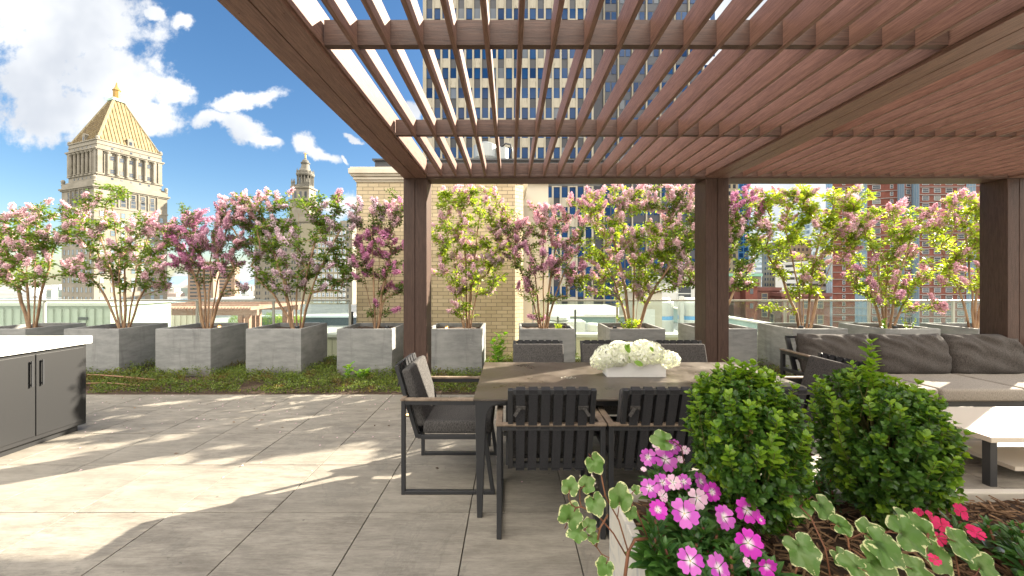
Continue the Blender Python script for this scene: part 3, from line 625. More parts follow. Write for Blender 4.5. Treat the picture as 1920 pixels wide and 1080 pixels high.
def corrug(mb, x0, x1, y, z0, z1, p=.3):
    n = int((x1-x0)/p)
    for i in range(n): mb.box(x0+i*p, x0+i*p+p*.5, y-.05, y-.003, z0, z1)
GREENM = mat('pale_green_metal', (.30,.33,.27), .6)
r = empty('plant_enclosure', (-18, 15, -2.3), label='pale green corrugated plant enclosure on the lower roof at far left', cat='enclosure')
mb = MB(); mb.box(-24, -14.6, 14, 16.5, -2.3, .56); corrug(mb, -24, -14.6, 14, -2.3, .45); mb.build('corrugated_wall', GREENM, r, True)
mb = MB(); mb.box(-24.1, -14.5, 13.9, 16.6, .56, .66); mb.build('cap', RAIL, r, True)
mb = MB(); mb.box(-15.7, -15.4, 13.93, 13.99, .05, .15); mb.build('wall_light', DARK, r, True)
r = empty('timber_fence', (-22, 25.6, -2.3), label='pale vertical board fence beside the far pergola', cat='fence')
mb = MB(); mb.box(-24.6, -20, 25.6, 25.7, -2.3, -.75); corrug(mb, -24.6, -20, 25.6, -2.3, -.75, .4); mb.build('board_panel', mat('fence_board', (.50,.46,.36), .8), r, True)
mb = MB(); mb.box(-24.6, -19.9, 25.54, 25.74, -.75, -.66); mb.build('cap', WCAP, r, True)
# far pergola
ROSE = mat('rose_cedar', rough=.7, fn=varied((.24,.12,.085),(.33,.19,.14), 3, 4, (1,1,6)))
r = empty('far_pergola', (-16, 21, -2.3), label='rose-brown pergola on the lower roof seen through the railing', cat='pergola')
for y in (19.6, 23.4):
    mb = MB(); mb.box(-19.6, -12.9, y-.08, y+.08, -.30, .0); mb.build('beam', ROSE, r, True)
    for x in (-18.6, -18.25, -15.7, -15.35, -13.75, -13.4):
        mb = MB(); mb.box(x-.11, x+.11, y-.1, y+.1, -2.3, -.301); mb.build('post', ROSE, r, True)
for i in range(46):
    x = -19.9+i*.155; mb = MB(); mb.box(x, x+.05, 19.0, 24.0, .001, .15); mb.build('rafter', ROSE, r, True)
for y in (20.2, 21.5, 22.8):
    mb = MB(); mb.box(-19.3, -13.2, y-.03, y+.03, .151, .21); mb.build('purlin', ROSE, r, True)
r = empty('dark_parapet', (-8, 32, -2.3), label='long dark glazed parapet with a pale cap at the edge of the lower roof', cat='wall')
mb = MB(); mb.box(-22.3, -12.9+.0, 32, 32.3, -2.3, -1.62)
mb2 = MB(); mb2.box(-22.3, -8, 32, 32.3, -2.3, -1.62); mb2.build('panel', mat('dark_blue_panel', (.03,.05,.07), .3), r, True)
mb = MB(); mb.box(-22.4, -7.9, 31.9, 32.4, -1.62, -1.47); mb.build('cap', mat('pale_blue_cap', (.45,.52,.56), .5), r, True)
def shrub(loc, rad, lab, m, seed, nlf=1500, ls=.07):
    g = np.random.default_rng(seed); r = empty('round_shrub', loc, label=lab, cat='shrub', group='shrubs along the lower roof')
    v = g.normal(size=(nlf,3)); v /= np.linalg.norm(v, axis=1, keepdims=True); P = v*rad*g.uniform(.5, 1.05, (nlf,1))*np.array([1,1,1.15])+np.array([0,0,rad])
    me = npmesh('foliage', [batch(*LEAF2, frames(v+g.normal(size=v.shape)*.6, g.normal(size=v.shape)), P, g.uniform(.6,1.2,nlf)*ls)+(0,)], m); link('foliage', me, r)
    mb = MB(); mb.tube([(0,0,-.3),(0,0,rad)], [.03,.015], 6); mb.build('trunk', BARK, r)
for i, (px, rd, lab, m) in enumerate(((357,.4,'dark green shrub inside the far pergola','mid'),(440,.4,'green shrub right of the far pergola posts','mid'),(505,.5,'dark green round shrub before the dark parapet, left of a pair','mid'),(522,.42,'yellow-green round shrub before the dark parapet, right of a pair','bright'),(545,.42,'dark round shrub seen between the stems of the wide crape myrtle','mid'),(558,.4,'yellow-green shrub seen just right of the stems of the wide crape myrtle','gold'))):
    shrub(((px-CX)*30/F, 30, -2.1), rd, lab, LEAF[m], 50+i)
r = empty('rooftop_cabinet', ((582-CX)*28/F, 28, -2.3), label='small grey rooftop cabinet before the dark parapet', cat='cabinet')
mb = MB(); mb.box(-.45, .45, -.3, .3, 0, .62); mb.build('body', mat('cabinet_grey', (.38,.36,.31), .7), r); mb = MB(); mb.box(-.5, .5, -.35, .35, .62, .68); mb.build('lid', DGREY, r)

# rooftop plant to the right
WM = mat('white_metal', (.46,.47,.45), .4, .2)
r = empty('air_handler', (2.0, 14, -2.3), label='white air handling unit on legs behind the corner planter', cat='air conditioner')
mb = MB(); mb.rbox((2.0,14.4,-.55), (1.5,.9,1.1), .05); mb.build('casing', WM, r, True)
mb = MB(); mb.lathe((1.8,14.3,.03), [(.42,0),(.42,.1),(.36,.14)], 20); mb.build('fan_guard', WM, r, True)
for x in (1.4, 2.6):
    mb = MB(); mb.box(x-.05, x+.05, 14.1, 14.2, -2.3, -1.1); mb.build('leg', DARK, r, True)
r = empty('mushroom_vent', (2.75, 13, -2.3), label='round white mushroom vent left of the hydrangea planter', cat='vent')
mb = MB(); mb.lathe((2.78,13,-.45), [(.36,0),(.42,.06),(.40,.14),(.24,.22)], 24); mb.build('skirt', WM, r, True)
mb = MB(); mb.lathe((2.78,13,-.229), [(.23,0),(.25,.04),(.25,.22),(.21,.27)], 24); mb.build('hood', WM, r, True)
mb = MB(); mb.box(2.5, 3.06, 12.7, 13.3, -2.3, -.451); mb.build('curb', BEIGE, r, True)
r = empty('roof_penthouse', (7, 21, -2.3), label='cream rooftop plant house with a door behind the railing', cat='building')
mb = MB(); mb.box(6.8, 8.3, 21, 24, -2.3, .85); mb.build('wall', mat('cream_render', (.34,.32,.26), .8), r, True)
mb = MB(); mb.box(6.7, 8.4, 20.9, 24.1, .85, .97); mb.build('roof', WCAP, r, True)
mb = MB(); mb.box(7.3, 7.9, 20.96, 20.997, -2.3, -.1); mb.build('door', WM, r, True)
r = empty('teal_parapet', (5.4, 22, -2.3), label='low teal parapet with a white cap behind the air handler', cat='wall')
mb = MB(); mb.box(3.4, 6.75, 22, 22.3, -2.3, -.62); mb.build('wall', mat('teal_panel', (.12,.18,.17), .5), r, True); mb = MB(); mb.box(3.4, 6.75, 21.95, 22.35, -.62, -.53); mb.build('cap', WCAP, r, True)
BLUES = mat('blue_stripe', (.10,.30,.55), .4)
for i, x in enumerate((10.2, 12.2)):
    r = empty('white_tank', (x, 26, -2.3), label='upright white tank with blue band behind the railing, %s' % ('left of the two tanks' if i == 0 else 'right of the two tanks'), cat='tank', group='white tanks on the neighbouring roof')
    mb = MB(); mb.lathe((x,26,-2.3), [(.8,0),(.8,1.1),(.78,1.15)], 24); mb.lathe((x,26,-.9), [(.78,0),(.8,.05),(.8,.9),(.5,1.2)], 24); mb.build('shell', WM, r, True, smooth=False)
    mb = MB(); mb.lathe((x,26,-1.149), [(.79,0),(.79,.248)], 24); mb.build('band', BLUES, r, True)
for i, x in enumerate((9.1, 11.2, 13.3)):
    mb = MB(); mb.box(x-.12, x+.12, 25, 25.25, -2.3, .45); mb.build('pipe_rack_post', WM, label='white pipe rack post, number %s from the left among the tanks' % ('one','two','three')[i], cat='post', group='pipe rack posts')
r = empty('white_parapet', (15, 24, -2.3), label='white-capped parapet running away behind the railing right of the right post', cat='wall')
mb = MB(); mb.box(14.8, 15.2, 12, 40, -2.35, -1.1); mb.build('wall', mat('teal_render', (.30,.40,.38), .7), r, True); mb = MB(); mb.box(14.7, 15.3, 11.9, 40.1, -1.1, -1.0); mb.build('cap', WCAP, r, True)

# ------------------------------------------------------------------ buildings
def win_mesh(w_, h_, fr=.08, glass=WIN_DARK, frm=None, arch=False):
    mb = MB(); mb.box(-w_/2, w_/2, -.06, .0, 0, h_)
    if frm:
        mb.box(-w_/2-fr, -w_/2, -.14, 0, -fr, h_+fr, 1); mb.box(w_/2, w_/2+fr, -.14, 0, -fr, h_+fr, 1)
        mb.box(-w_/2, w_/2, -.14, 0, -fr, 0, 1); mb.box(-w_/2, w_/2, -.14, 0, h_, h_+fr, 1); mb.box(-w_/2, w_/2, -.1, -.061, h_*.48, h_*.54, 1)
    if arch:
        mb.lathe((0,0,0), [(w_/2,0),(w_/2,.06)], 14); k = len(mb.v)-28
        for i in range(k, len(mb.v)): x, y, z = mb.v[i]; mb.v[i] = (x, -z, h_+y)
    return mb.mesh('window', [glass]+([frm] if frm else []))
def windows(root, me, place, name='window', maxn=100):
    """place: (x, y, z, yaw) in root space; the nearest become parts, the rest one piece"""
    M = Matrix.Rotation(root.rotation_euler.z, 3, 'Z')
    place = sorted(place, key=lambda p: (M@Vector(p[:3])+root.location-Vector((0,0,H))).length)
    for p in place[:maxn]:
        o = bpy.data.objects.new(name, me); COL.objects.link(o); o.parent = root; o.location = p[:3]; o.rotation_euler = (0,0,p[3])
    rest = place[maxn:]
    if rest:
        tv = [v.co[:] for v in me.vertices]; mats = list(me.materials); parts = []
        P = np.array([p[:3] for p in rest]); M3 = np.array([[[math.cos(p[3]), -math.sin(p[3]), 0],[math.sin(p[3]), math.cos(p[3]), 0],[0,0,1]] for p in rest])
        for mi in range(len(mats)):
            tf = [tuple(f.vertices) for f in me.polygons if f.material_index == mi]
            if tf: parts.append(batch(tv, tf, None, M3, P, np.ones(len(P)))+(mi,))
        m2 = npmesh(name, parts, mats, False); link(name, m2, root, kind='stuff')
def px2x(px, Y): return (px-CX)*Y/F
def py2z(py, Y): return H-(py-CY)*Y/F

# modernist slab tower
CONCP = mat('pier_concrete', rough=.85, fn=varied((.24,.215,.165),(.34,.31,.25), .5, 6, (1,1,.25)))
def spn(t):
    v = t.map(t.obj, sc=(3,1,.35)); n = t.noise(v, 1.6, 6, .7); t.set(t.p.inputs['Base Color'], t.mix(t.ramp(n, .52, .72), (.33,.30,.24), (.12,.105,.085)))
SPAN = mat('stained_spandrel', rough=.85, fn=spn); DSP = mat('dark_spandrel', (.022,.024,.030), .35); DWALL = mat('slate_cladding', (.038,.041,.054), .5)
Yt = 72.0; r = empty('slab_tower', (0, Yt, -62), label='tall concrete office tower with alternating blue windows behind the pergola', cat='skyscraper')
x0, x1 = px2x(796, Yt), px2x(1115, Yt); pit = 1.494; fl = 3.735; zt = 74.0
mb = MB(); mb.box(x0, x1, Yt+.25, Yt+26, -62, zt)
mb.build('core_wall', DSP, r, True)
mb = MB(); ncol = int((x1-x0)/pit); zw = py2z(207+37.3*0.53, Yt)
za = py2z(127, Yt)-1.95 - 0  # sill of a reference floor
floors = [za+fl*k for k in range(-22, 19)]
for i in range(ncol+1): mb = MB(); mb.box(x0+i*pit, x0+i*pit+.34, Yt-.1, Yt+.25, -62, zt); mb.build('pier', CONCP, r, True)
mb = MB(); mb.box(x0-.3, x0, Yt-.1, Yt+26, -62, zt); mb.build('end_wall', CONCP, r, True)
wp = []; sp_ = []; ms_ = MB(); ms_.box(-(pit-.34)/2, (pit-.34)/2, 0, .23, 0, fl-1.99)
for i in range(ncol):
    for j, z in enumerate(floors):
        if (i+j) % 2 == 0: sp_.append((x0+i*pit+.34+(pit-.34)/2, .02, z+1.97+62, 0))
        wp.append((x0+i*pit+.34+(pit-.34)/2, .22, z+62, 0))
windows(r, ms_.mesh('spandrel', SPAN), sp_, 'spandrel')
windows(r, win_mesh(pit-.36, 1.95, glass=WIN_BLUE), [(p[0], p[1], p[2], 0) for p in wp])
# recessed wing
Yr = 81.0; x2, x3 = px2x(1115, Yr), px2x(1318, Yr)
r = empty('recessed_wing', ((x2+x3)/2, Yr, -62), label='dark recessed wing with thin pale ribs right of the concrete tower', cat='skyscraper')
mb = MB(); mb.box(x2-3, x3, Yr, Yr+20, -62, 74); mb.build('wall', DWALL, r, True)
mb = MB()
for k in range(9):
    xx = px2x(1132, Yr)+k*2.98
    if xx < x3: mb = MB(); mb.box(xx-.14, xx+.14, Yr-.35, Yr, -62, 74); mb.build('rib', CONCP, r, True)
wp = []
for k in range(8):
    xx = px2x(1132, Yr)+k*2.98
    for j in range(-17, 19):
        z = py2z(139, Yr)+3.72*j
        for dx in (.86, 2.12): wp.append((xx+dx-(x2+x3)/2, -.005, z+62, 0))
windows(r, win_mesh(.95, 1.9, glass=WIN_BLUE), wp)
mb = MB()
for j in range(-17, 19): z = py2z(139, Yr)+3.72*j; mb.box(x2-3, x3+.02, Yr-.03, Yr, z+2.05, z+2.16)
mb.build('ledge', DSP, r, True)

# gold-roofed courthouse tower
Fc = Vector((-215.6, 200)); a_ = Vector((9.8, 26.2)); ctr = Fc+a_*.5+Vector((-26.2, 9.8))*.5; Ls = a_.length; hw = Ls/2
yaw = math.atan2(a_.y, a_.x)-math.pi/2+0.0
# local frame: +y local = a_ direction, so the face towards the right has local normal +x
LIME = mat('limestone', rough=.85, fn=varied((.165,.148,.115),(.23,.208,.17), .15, 7, (1,1,1.5)))
GOLD = mat('gilded_roof', rough=.5, metal=.15, fn=varied((.15,.105,.045),(.22,.165,.075), .4, 4)); GOLD2 = mat('gilded_ridge', (.27,.225,.13), .5, .1)
VERD = mat('verdigris', (.30,.42,.36), .7)
r = empty('courthouse_tower', (ctr.x, ctr.y, -62), yaw, label='limestone tower with a golden pyramid roof at far left', cat='tower')
def Z(z): return z+62
mb = MB(); mb.box(-hw, hw, -hw, hw, Z(52), Z(75)); lw_ = hw+1.9; mb.box(-lw_, lw_, -lw_, lw_, 0, Z(52)); mb.build('wall', LIME, r)
mb = MB()
def ring(h, z0, z1): mb.box(-h, h, -h, h, Z(z0), Z(z1))
ring(hw+.7, 69.6, 70.2); ring(hw+1.1, 70.2, 70.9); ring(hw+.25, 72.9, 73.3); ring(hw+.35, 75.0, 75.5); ring(hw+.5, 57.0, 57.8); ring(hw+.9, 52.9, 54.1)
ring(lw_+.5, 49.2, 49.9); ring(lw_+1.0, 49.9, 50.7); ring(lw_+.1, 50.7, 52.9); ring(lw_+.3, 39.6, 40.4); ring(lw_+.4, 33, 33.6)
mb.build('cornice', LIME, r)
cw = MB(); cc = MB(); n = 5; bay = (2*hw-8)/n; dk = []; ar = []; sm = []; lowp = []
def face(fn):
    pass
for (nx, ny, yw) in ((1,0,math.pi/2),(0,-1,0)):
    def P(s, d): return (nx*(hw+d)+(-ny if False else 0)*0+(0 if nx else s), (s if nx else 0)+(ny*(hw+d)))
    def B(m, s0, s1, d0, d1, z0, z1, base=hw):
        m = MB()
        if nx: m.box(base+d0, base+d1, s0, s1, Z(z0), Z(z1))
        else: m.box(s0, s1, -base-d1, -base-d0, Z(z0), Z(z1))
        m.build('pilaster', LIME, r)
    for sgn in (-1, 1):
        s0 = sgn*(hw-1.9); B(cw, min(s0, sgn*hw)-.0, max(s0, sgn*hw), .003, .6, 57.8, 69.6); B(cw, sgn*(hw-3.2)-.6, sgn*(hw-3.2)+.6, .003, .45, 57.8, 69.6)
    for i in range(n+1):
        s = -hw+4+i*bay
        cc = MB()
        if nx: cc.lathe((hw+.55, s, Z(57.8)), [(.85,0),(.62,.5),(.58,10.6),(.95,11.2),(.95,11.8)], 12)
        else: cc.lathe((s, -hw-.55, Z(57.8)), [(.85,0),(.62,.5),(.58,10.6),(.95,11.2),(.95,11.8)], 12)
        cc.build('column', LIME, r)
        if i < n:
            sc_ = s+bay/2
            for z in (58.6, 65.6): dk.append(((hw+.02, sc_) if nx else (sc_, -hw-.02))+(Z(z), yw))
            sm.append(((hw+.02, sc_) if nx else (sc_, -hw-.02))+(Z(71.3), yw)); sm.append(((hw+.02, sc_) if nx else (sc_, -hw-.02))+(Z(55.2), yw))
    for i in range(7):
        s = -lw_+3+i*(2*lw_-6)/6
        wl = lambda z: ((lw_+.02, s) if nx else (s, -lw_-.02))+(Z(z), yw)
        if 0 < i < 6:
            ar.append(wl(41.2)); dk.append(wl(46.2)); B(cw, s+2.1, s+2.6, .003, .5, 40.4, 49.2, lw_)
        for z in range(-40, 38, 5): lowp.append(wl(z))
windows(r, win_mesh(1.7, 2.0, .15, WIN_DARK, LIME), dk); windows(r, win_mesh(1.0, 1.0, glass=WIN_DARK), sm, 'attic_window')
windows(r, win_mesh(2.0, 3.8, .2, WIN_DARK, LIME, True), ar, 'arched_window'); windows(r, win_mesh(1.6, 2.6, .12, WIN_PALE, LIME), lowp, 'lower_window')
# roof pyramid with ribs
zb, za_, rb, ra = Z(75.5), Z(102.5), hw-.6, 2.2
mb = MB(); mb.add([(-rb,-rb,zb),(rb,-rb,zb),(rb,rb,zb),(-rb,rb,zb),(-ra,-ra,za_),(ra,-ra,za_),(ra,ra,za_),(-ra,ra,za_)], [(0,1,5,4),(1,2,6,5),(2,3,7,6),(3,0,4,7),(4,5,6,7)])
n = 17
for i in range(1, n):
    s = -rb+2*rb*i/n; t_ = min(1, (rb-abs(s))/(rb-ra)) ; h_ = rb-(rb-ra)*t_; zz = zb+(za_-zb)*t_
    mb.bar((rb+.1, s, zb), (h_+.1, s, zz), .38, .38, (1,0,0)); mb.bar((s, -rb-.1, zb), (s, -h_-.1, zz), .38, .38, (0,-1,0))
mb.build('pyramid_roof', GOLD, r)
mb = MB()
for sx, sy in ((1,1),(1,-1),(-1,1),(-1,-1)): mb.bar((sx*rb,sy*rb,zb), (sx*ra,sy*ra,za_), .9, .9)
mb.build('hip_ridge', GOLD2, r)
mb = MB(); mb.box(hw-2.6, hw-.4, -1.3, 1.3, Z(75.5), Z(79)); mb.add([(hw-.4,-1.6,Z(79)),(hw-.4,1.6,Z(79)),(hw-.4,0,Z(80.2)),(hw-5,-1.6,Z(79)),(hw-5,1.6,Z(79)),(hw-5,0,Z(80.2))], [(0,1,2),(3,5,4),(0,2,5,3),(1,4,5,2),(0,3,4,1)])
mb.box(-1.3, 1.3, -hw+.4, -hw+2.6, Z(75.5), Z(79)); mb.add([(-1.6,-hw+.4,Z(79)),(1.6,-hw+.4,Z(79)),(0,-hw+.4,Z(80.2)),(-1.6,-hw+5,Z(79)),(1.6,-hw+5,Z(79)),(0,-hw+5,Z(80.2))], [(0,1,2),(3,5,4),(0,2,5,3),(1,4,5,2),(0,3,4,1)])
mb.build('dormer', LIME, r); windows(r, win_mesh(1.1, 1.8, glass=WIN_DARK), [(hw-.35,0,Z(76.3),math.pi/2),(0,-hw+.35,Z(76.3),0)], 'dormer_window')
mb = MB(); mb.box(-3,3,-3,3,Z(102.5),Z(103.2)); mb.box(-2.6,2.6,-2.6,2.6,Z(103.2),Z(104.1)); mb.build('lantern_base', VERD, r)
mb = MB(); mb.lathe((0,0,Z(104.1)), [(1.9,0),(1.7,.4),(1.7,4.6),(2.0,5.0),(1.5,5.6),(.9,6.8),(.5,8.2),(.45,9),(.1,9.8)], 8); mb.build('gilt_lantern', mat('gilt', (.28,.17,.04), .5, .2), r)
mb = MB(); 
for sx, sy in ((1,1),(1,-1),(-1,1),(-1,-1)):
    mb = MB(); mb.lathe((sx*(hw-.3), sy*(hw-.3), Z(75.5)), [(.8,0),(.9,.8),(.5,1.6)], 8); mb.build('acroterion', LIME, r)
    mb = MB(); mb.lathe((sx*(lw_-.4), sy*(lw_-.4), Z(52.9)), [(.9,0),(.7,.8),(1.0,2.2),(.5,3)], 8); mb.build('corner_urn', LIME, r)

# civic building with spire
Ym = 260.0; xc = px2x(565, Ym); k_ = Ym/F
r = empty('civic_tower', (xc, Ym, -62), label='stone civic building with a tiered round spire and gilded statue', cat='tower')
def zz(py): return py2z(py, Ym)+62
mb = MB(); mb.box(px2x(477,Ym)-xc, px2x(588,Ym)-xc, 0, 22, 0, zz(412)); mb.box(-7.6, 5.4, -.5, 11, zz(412), zz(374)); mb.box(-6.6, 4.9, .5, 10, zz(374), zz(352)); mb.build('wall', LIME, r)
mb = MB(); mb.box(px2x(585,Ym)-xc, px2x(650,Ym)-xc, -14, 20, 0, zz(425)); mb.build('side_wing', mat('olive_limestone', (.22,.20,.14), .85), r)  # olive stone of a different facade
mb = MB(); mb.box(px2x(650,Ym)-xc+.05, px2x(672,Ym)-xc, -10, 20, 0, zz(418)); mb.box(px2x(477,Ym)-xc-.6, px2x(588,Ym)-xc+.6, -.7, 22.6, zz(416), zz(410)); mb.box(px2x(584,Ym)-xc, px2x(652,Ym)-xc, -14.8, 20, zz(498), zz(496)); mb.box(-7.4,5.6,-.4,10.8,zz(352),zz(349)); mb.box(-8.3,6.1,-1.1,11.6,zz(376),zz(373)); mb.build('cornice', LIME, r)
mb = MB(); y_ = 5.2
mb.lathe((-.6,y_,zz(349)), [(5.9,0),(5.9,1.2),(5.4,1.3),(5.4,zz(345)-zz(349)+.2)], 20); mb.lathe((0,y_,zz(346)), [(3.4,0),(3.4,zz(327)-zz(346))], 16)
mb.lathe((0,y_,zz(327)), [(5.5,0),(5.8,.8),(5.8,1.6),(5.2,1.8),(5.2,3.2)], 24); mb.lathe((0,y_,zz(318)), [(4.0,0),(3.2,1.6),(2.6,3.6),(2.4,5.6)], 20)
mb.lathe((0,y_,zz(303)), [(2.9,0),(3.0,.7),(2.1,1.0),(2.0,2.2),(.9,3.2),(.7,4.0)], 16); mb.build('spire', mat('weathered_stone', rough=.85, fn=varied((.10,.095,.08),(.17,.16,.135), .4, 5)), r)
mb = MB()
for i in range(16):
    mb = MB(); a = i*math.pi/8; mb.lathe((5.0*math.cos(a), y_+5.0*math.sin(a), zz(346)), [(.42,0),(.36,.4),(.34,zz(328)-zz(346)),(.5,zz(327.2)-zz(346))], 8); mb.build('column', bpy.data.materials['weathered_stone'], r)
mb = MB()
for sx in (-6.9, -5.9, -4.9, 3.2, 4.2, 5.1):
    mb = MB(); mb.lathe((sx, .6, zz(349)), [(.5,0),(.4,2.2),(.55,2.6),(.08,5.4)], 8); mb.build('pinnacle', bpy.data.materials['weathered_stone'], r)
for i in range(14):
    mb = MB(); a = i*math.pi/7; mb.lathe((5.3*math.cos(a), y_+5.3*math.sin(a), zz(322)), [(.25,0),(.22,1.6),(.05,3)], 6); mb.build('pinnacle', bpy.data.materials['weathered_stone'], r)
mb = MB(); zs = zz(296.5); mb.tube([(0,y_,zs),(.1,y_,zs+2),(0,y_,zs+3.6),(0,y_,zs+4.4)], [.75,.55,.62,.25], 8); mb.tube([(.3,y_,zs+4),(1.5,y_,zs+5.4)], .16, 6); mb.tube([(-.3,y_,zs+4),(-1.1,y_,zs+4.9),(-.9,y_,zs+5.6)], .16, 6); mb.lathe((0,y_,zs+4.4), [(.2,0),(.42,.35),(.4,.7),(.15,.95)], 8)
mb.build('gilded_statue', mat('gilt_statue', (.45,.29,.07), .5, .2), r, smooth=True)
wp = []; wq = []
for px in np.arange(484, 584, 16.6):
    for dx in (-2.4, 2.4):
        for py in np.arange(425, 640, 11.6): wp.append((px2x(px+dx, Ym)-xc, -.01, zz(py), 0))
for px in np.arange(591, 648, 7.7):
    for py in np.arange(440, 640, 11.6): wq.append((px2x(px, Ym-14)*1.0-xc, -14.01, py2z(py, Ym-14)+62, 0))
for px in (657, 664):
    for py in np.arange(430, 640, 11.6): wp.append((px2x(px, Ym)-xc, -10.01, zz(py), 0))
windows(r, win_mesh(.95, 2.2, glass=WIN_DARK), wp); windows(r, win_mesh(1.5, 2.3, .12, WIN_PALE, WHITE), wq, 'wing_window')
windows(r, win_mesh(1.6, 4.5, glass=WIN_DARK), [(x, .48, zz(371), 0) for x in (-4.4,-.9,2.6)], 'arch_window')

# red brick residential tower
REDB = mat('red_brick_far', rough=.85, fn=varied((.10,.028,.019),(.15,.046,.031), .6, 5)); BAND = mat('pale_band', (.26,.25,.24), .7)
FRW = mat('window_frame_grey', (.32,.32,.33), .5)
Yb = 150.0; plan = [(1549,166,'g'),(1561,158,'b'),(1603,156,'g'),(1626,153,'w'),(1660,151,'b'),(1683,150,'g'),(1696,147,'w'),(1709,148,'g'),(1724,145,'w'),(1768,145,'w'),(1812,145,'g'),(1830,143,'b'),(1860,144,'w'),(1920,146,None)]
X0 = px2x(1549, 166)
r = empty('brick_apartment_tower', (X0, 166, -62), label='tall red brick apartment tower with pale floor bands and glass bays at right', cat='skyscraper')
Pn = [(px2x(px, Y)-X0, Y-166) for px, Y, _ in plan]; ZTOP = 62+66
wb, gb, bands = MB(), MB(), MB(); wins = []; fh = 2.9; nf = int(ZTOP/fh)
back = [(Pn[-1][0]+4, 40), (px2x(1563, 206)-X0, 40)]
for i in range(len(Pn)-1):
    (xa, ya), (xb, yb) = Pn[i], Pn[i+1]; ty = plan[i][2]; m = gb if ty == 'g' else wb
    m.add([(xa,ya,0),(xb,yb,0),(xb,yb,ZTOP),(xa,ya,ZTOP)], [(0,1,2,3)])
    d = Vector((xb-xa, yb-ya)); Lg = d.length; yw = math.atan2(d.y, d.x); nn = Vector((d.y, -d.x)).normalized()
    if ty in 'wb':
        npos = max(1, int(Lg/ (3.5 if ty == 'w' else 6))); 
        for q in range(npos):
            s = (q+.5)/npos
            for j in range(nf): wins.append((xa+d.x*s+nn.x*.02, ya+d.y*s+nn.y*.02, j*fh+.9, yw, ty))
    else:
        for q in range(4):
            s = q/3*.98+.01; gb.add([(xa+d.x*s+nn.x*.12-.05, ya+d.y*s+nn.y*.12, 0),(xa+d.x*s+nn.x*.12+.05, ya+d.y*s+nn.y*.12, 0),(xa+d.x*s+nn.x*.12+.05, ya+d.y*s+nn.y*.12, ZTOP),(xa+d.x*s+nn.x*.12-.05, ya+d.y*s+nn.y*.12, ZTOP)], [(0,1,2,3)], 1)
wb.add([(Pn[-1][0],Pn[-1][1],0),(back[0][0],back[0][1],0),(back[1][0],back[1][1],0),(Pn[0][0],Pn[0][1],0),(Pn[-1][0],Pn[-1][1],ZTOP),(back[0][0],back[0][1],ZTOP),(back[1][0],back[1][1],ZTOP),(Pn[0][0],Pn[0][1],ZTOP)], [(0,1,5,4),(1,2,6,5),(2,3,7,6)])
wb.build('brick_wall', REDB, r); gb.build('glass_bay', [glassy('bay_glass', (.16,.24,.32), .08, 1), FRW], r)
poly = Pn+back
for j in range(1, nf):
    z = j*fh; out = []
    for i, (x, y) in enumerate(Pn): out.append((x, y-.28))
    bands = MB(); bands.prism(out+[back[0], back[1]], z-.09, z+.09); bands.build('floor_band', BAND, r)
windows(r, win_mesh(2.3, 1.5, .12, WIN_DARK, FRW), [p[:4] for p in wins if p[4] == 'w'])
windows(r, win_mesh(.8, 1.4, .1, WIN_DARK, FRW), [p[:4] for p in wins if p[4] == 'b'], 'small_window')

def simple_building(name, pxa, pxb, top, Y, wallm, label, winw, winh, pitx, pitz, glass=WIN_DARK, frm=None, depth=25, zmin=-62, cat='building', roof=None, vis=560, y_side=True):
    xa, xb = px2x(pxa, Y), px2x(pxb, Y); z1 = py2z(top, Y); xm = (xa+xb)/2
    r = empty(name, (xm, Y, zmin), label=label, cat=cat)
    mb = MB(); mb.box(xa-xm, xb-xm, 0, depth, 0, z1-zmin); mb.build('wall', wallm, r)
    mb = MB(); mb.box(xa-xm-.3, xb-xm+.3, -.3, depth+.3, z1-zmin, z1-zmin+pitz*.22); mb.build('roof', roof or wallm, r)
    wp = []; nx_ = max(1, int((xb-xa-.6)/pitx)); off = ((xb-xa)-nx_*pitx)/2
    z = z1-pitz*.2-winh
    while z > max(zmin, py2z(700, Y)):
        for i in range(nx_): wp.append((xa-xm+off+(i+.5)*pitx, -.005, z-zmin, 0))
        if y_side and xa > 0:
            for i in range(int(depth/pitx)-1): wp.append((xa-xm-.005, (i+1)*pitx, z-zmin, -math.pi/2))
        z -= pitz
    windows(r, win_mesh(winw, winh, .12, glass, frm), wp); return r
BEI = mat('far_beige', rough=.9, fn=varied((.22,.19,.13),(.30,.26,.19), .1, 4)); MARO = mat('maroon_brick', rough=.9, fn=varied((.09,.035,.03),(.16,.065,.05), .3, 5))
COPP = mat('copper_green', (.20,.42,.30), .7); STEEL = mat('pale_curtain_wall', rough=.35, fn=varied((.36,.42,.47),(.50,.56,.60), .05, 4)); WST = mat('white_office', (.66,.67,.66), .6)
simple_building('beige_loft_building', 1368, 1427, 518, 115, BEI, 'beige loft building with a green copper cornice right of the right post', 1.3, 2.2, 2.2, 3.7, frm=BEI, roof=COPP)
simple_building('brownstone_block', 1376, 1462, 545, 92, MARO, 'dark red brick block seen through the railing right of the right post', 1.2, 1.9, 3.6, 3.6, frm=BEI)
simple_building('brownstone_block', 1466, 1556, 556, 88, MARO, 'dark red brick block seen through the stems of the sunlit yellow-green tree', 1.2, 1.9, 3.2, 3.6, frm=BEI)
simple_building('brick_stair_tower', 1398, 1420, 536, 90, REDB, 'small brick stair tower rising above the dark red block', .8, 1.2, 2.4, 3.4, depth=5)
simple_building('curtain_wall_tower', 1412, 1500, 408, 330, STEEL, 'pale banded glass office tower behind the sunlit yellow-green tree', 7.2, 2.2, 7.6, 4.2, glass=WIN_PALE, cat='skyscraper')
simple_building('curtain_wall_tower', 1522, 1562, 398, 280, STEEL, 'pale glass tower with a teal top touching the red brick tower', 3.2, 2.4, 3.6, 4.0, glass=WIN_PALE, roof=VERD, cat='skyscraper')
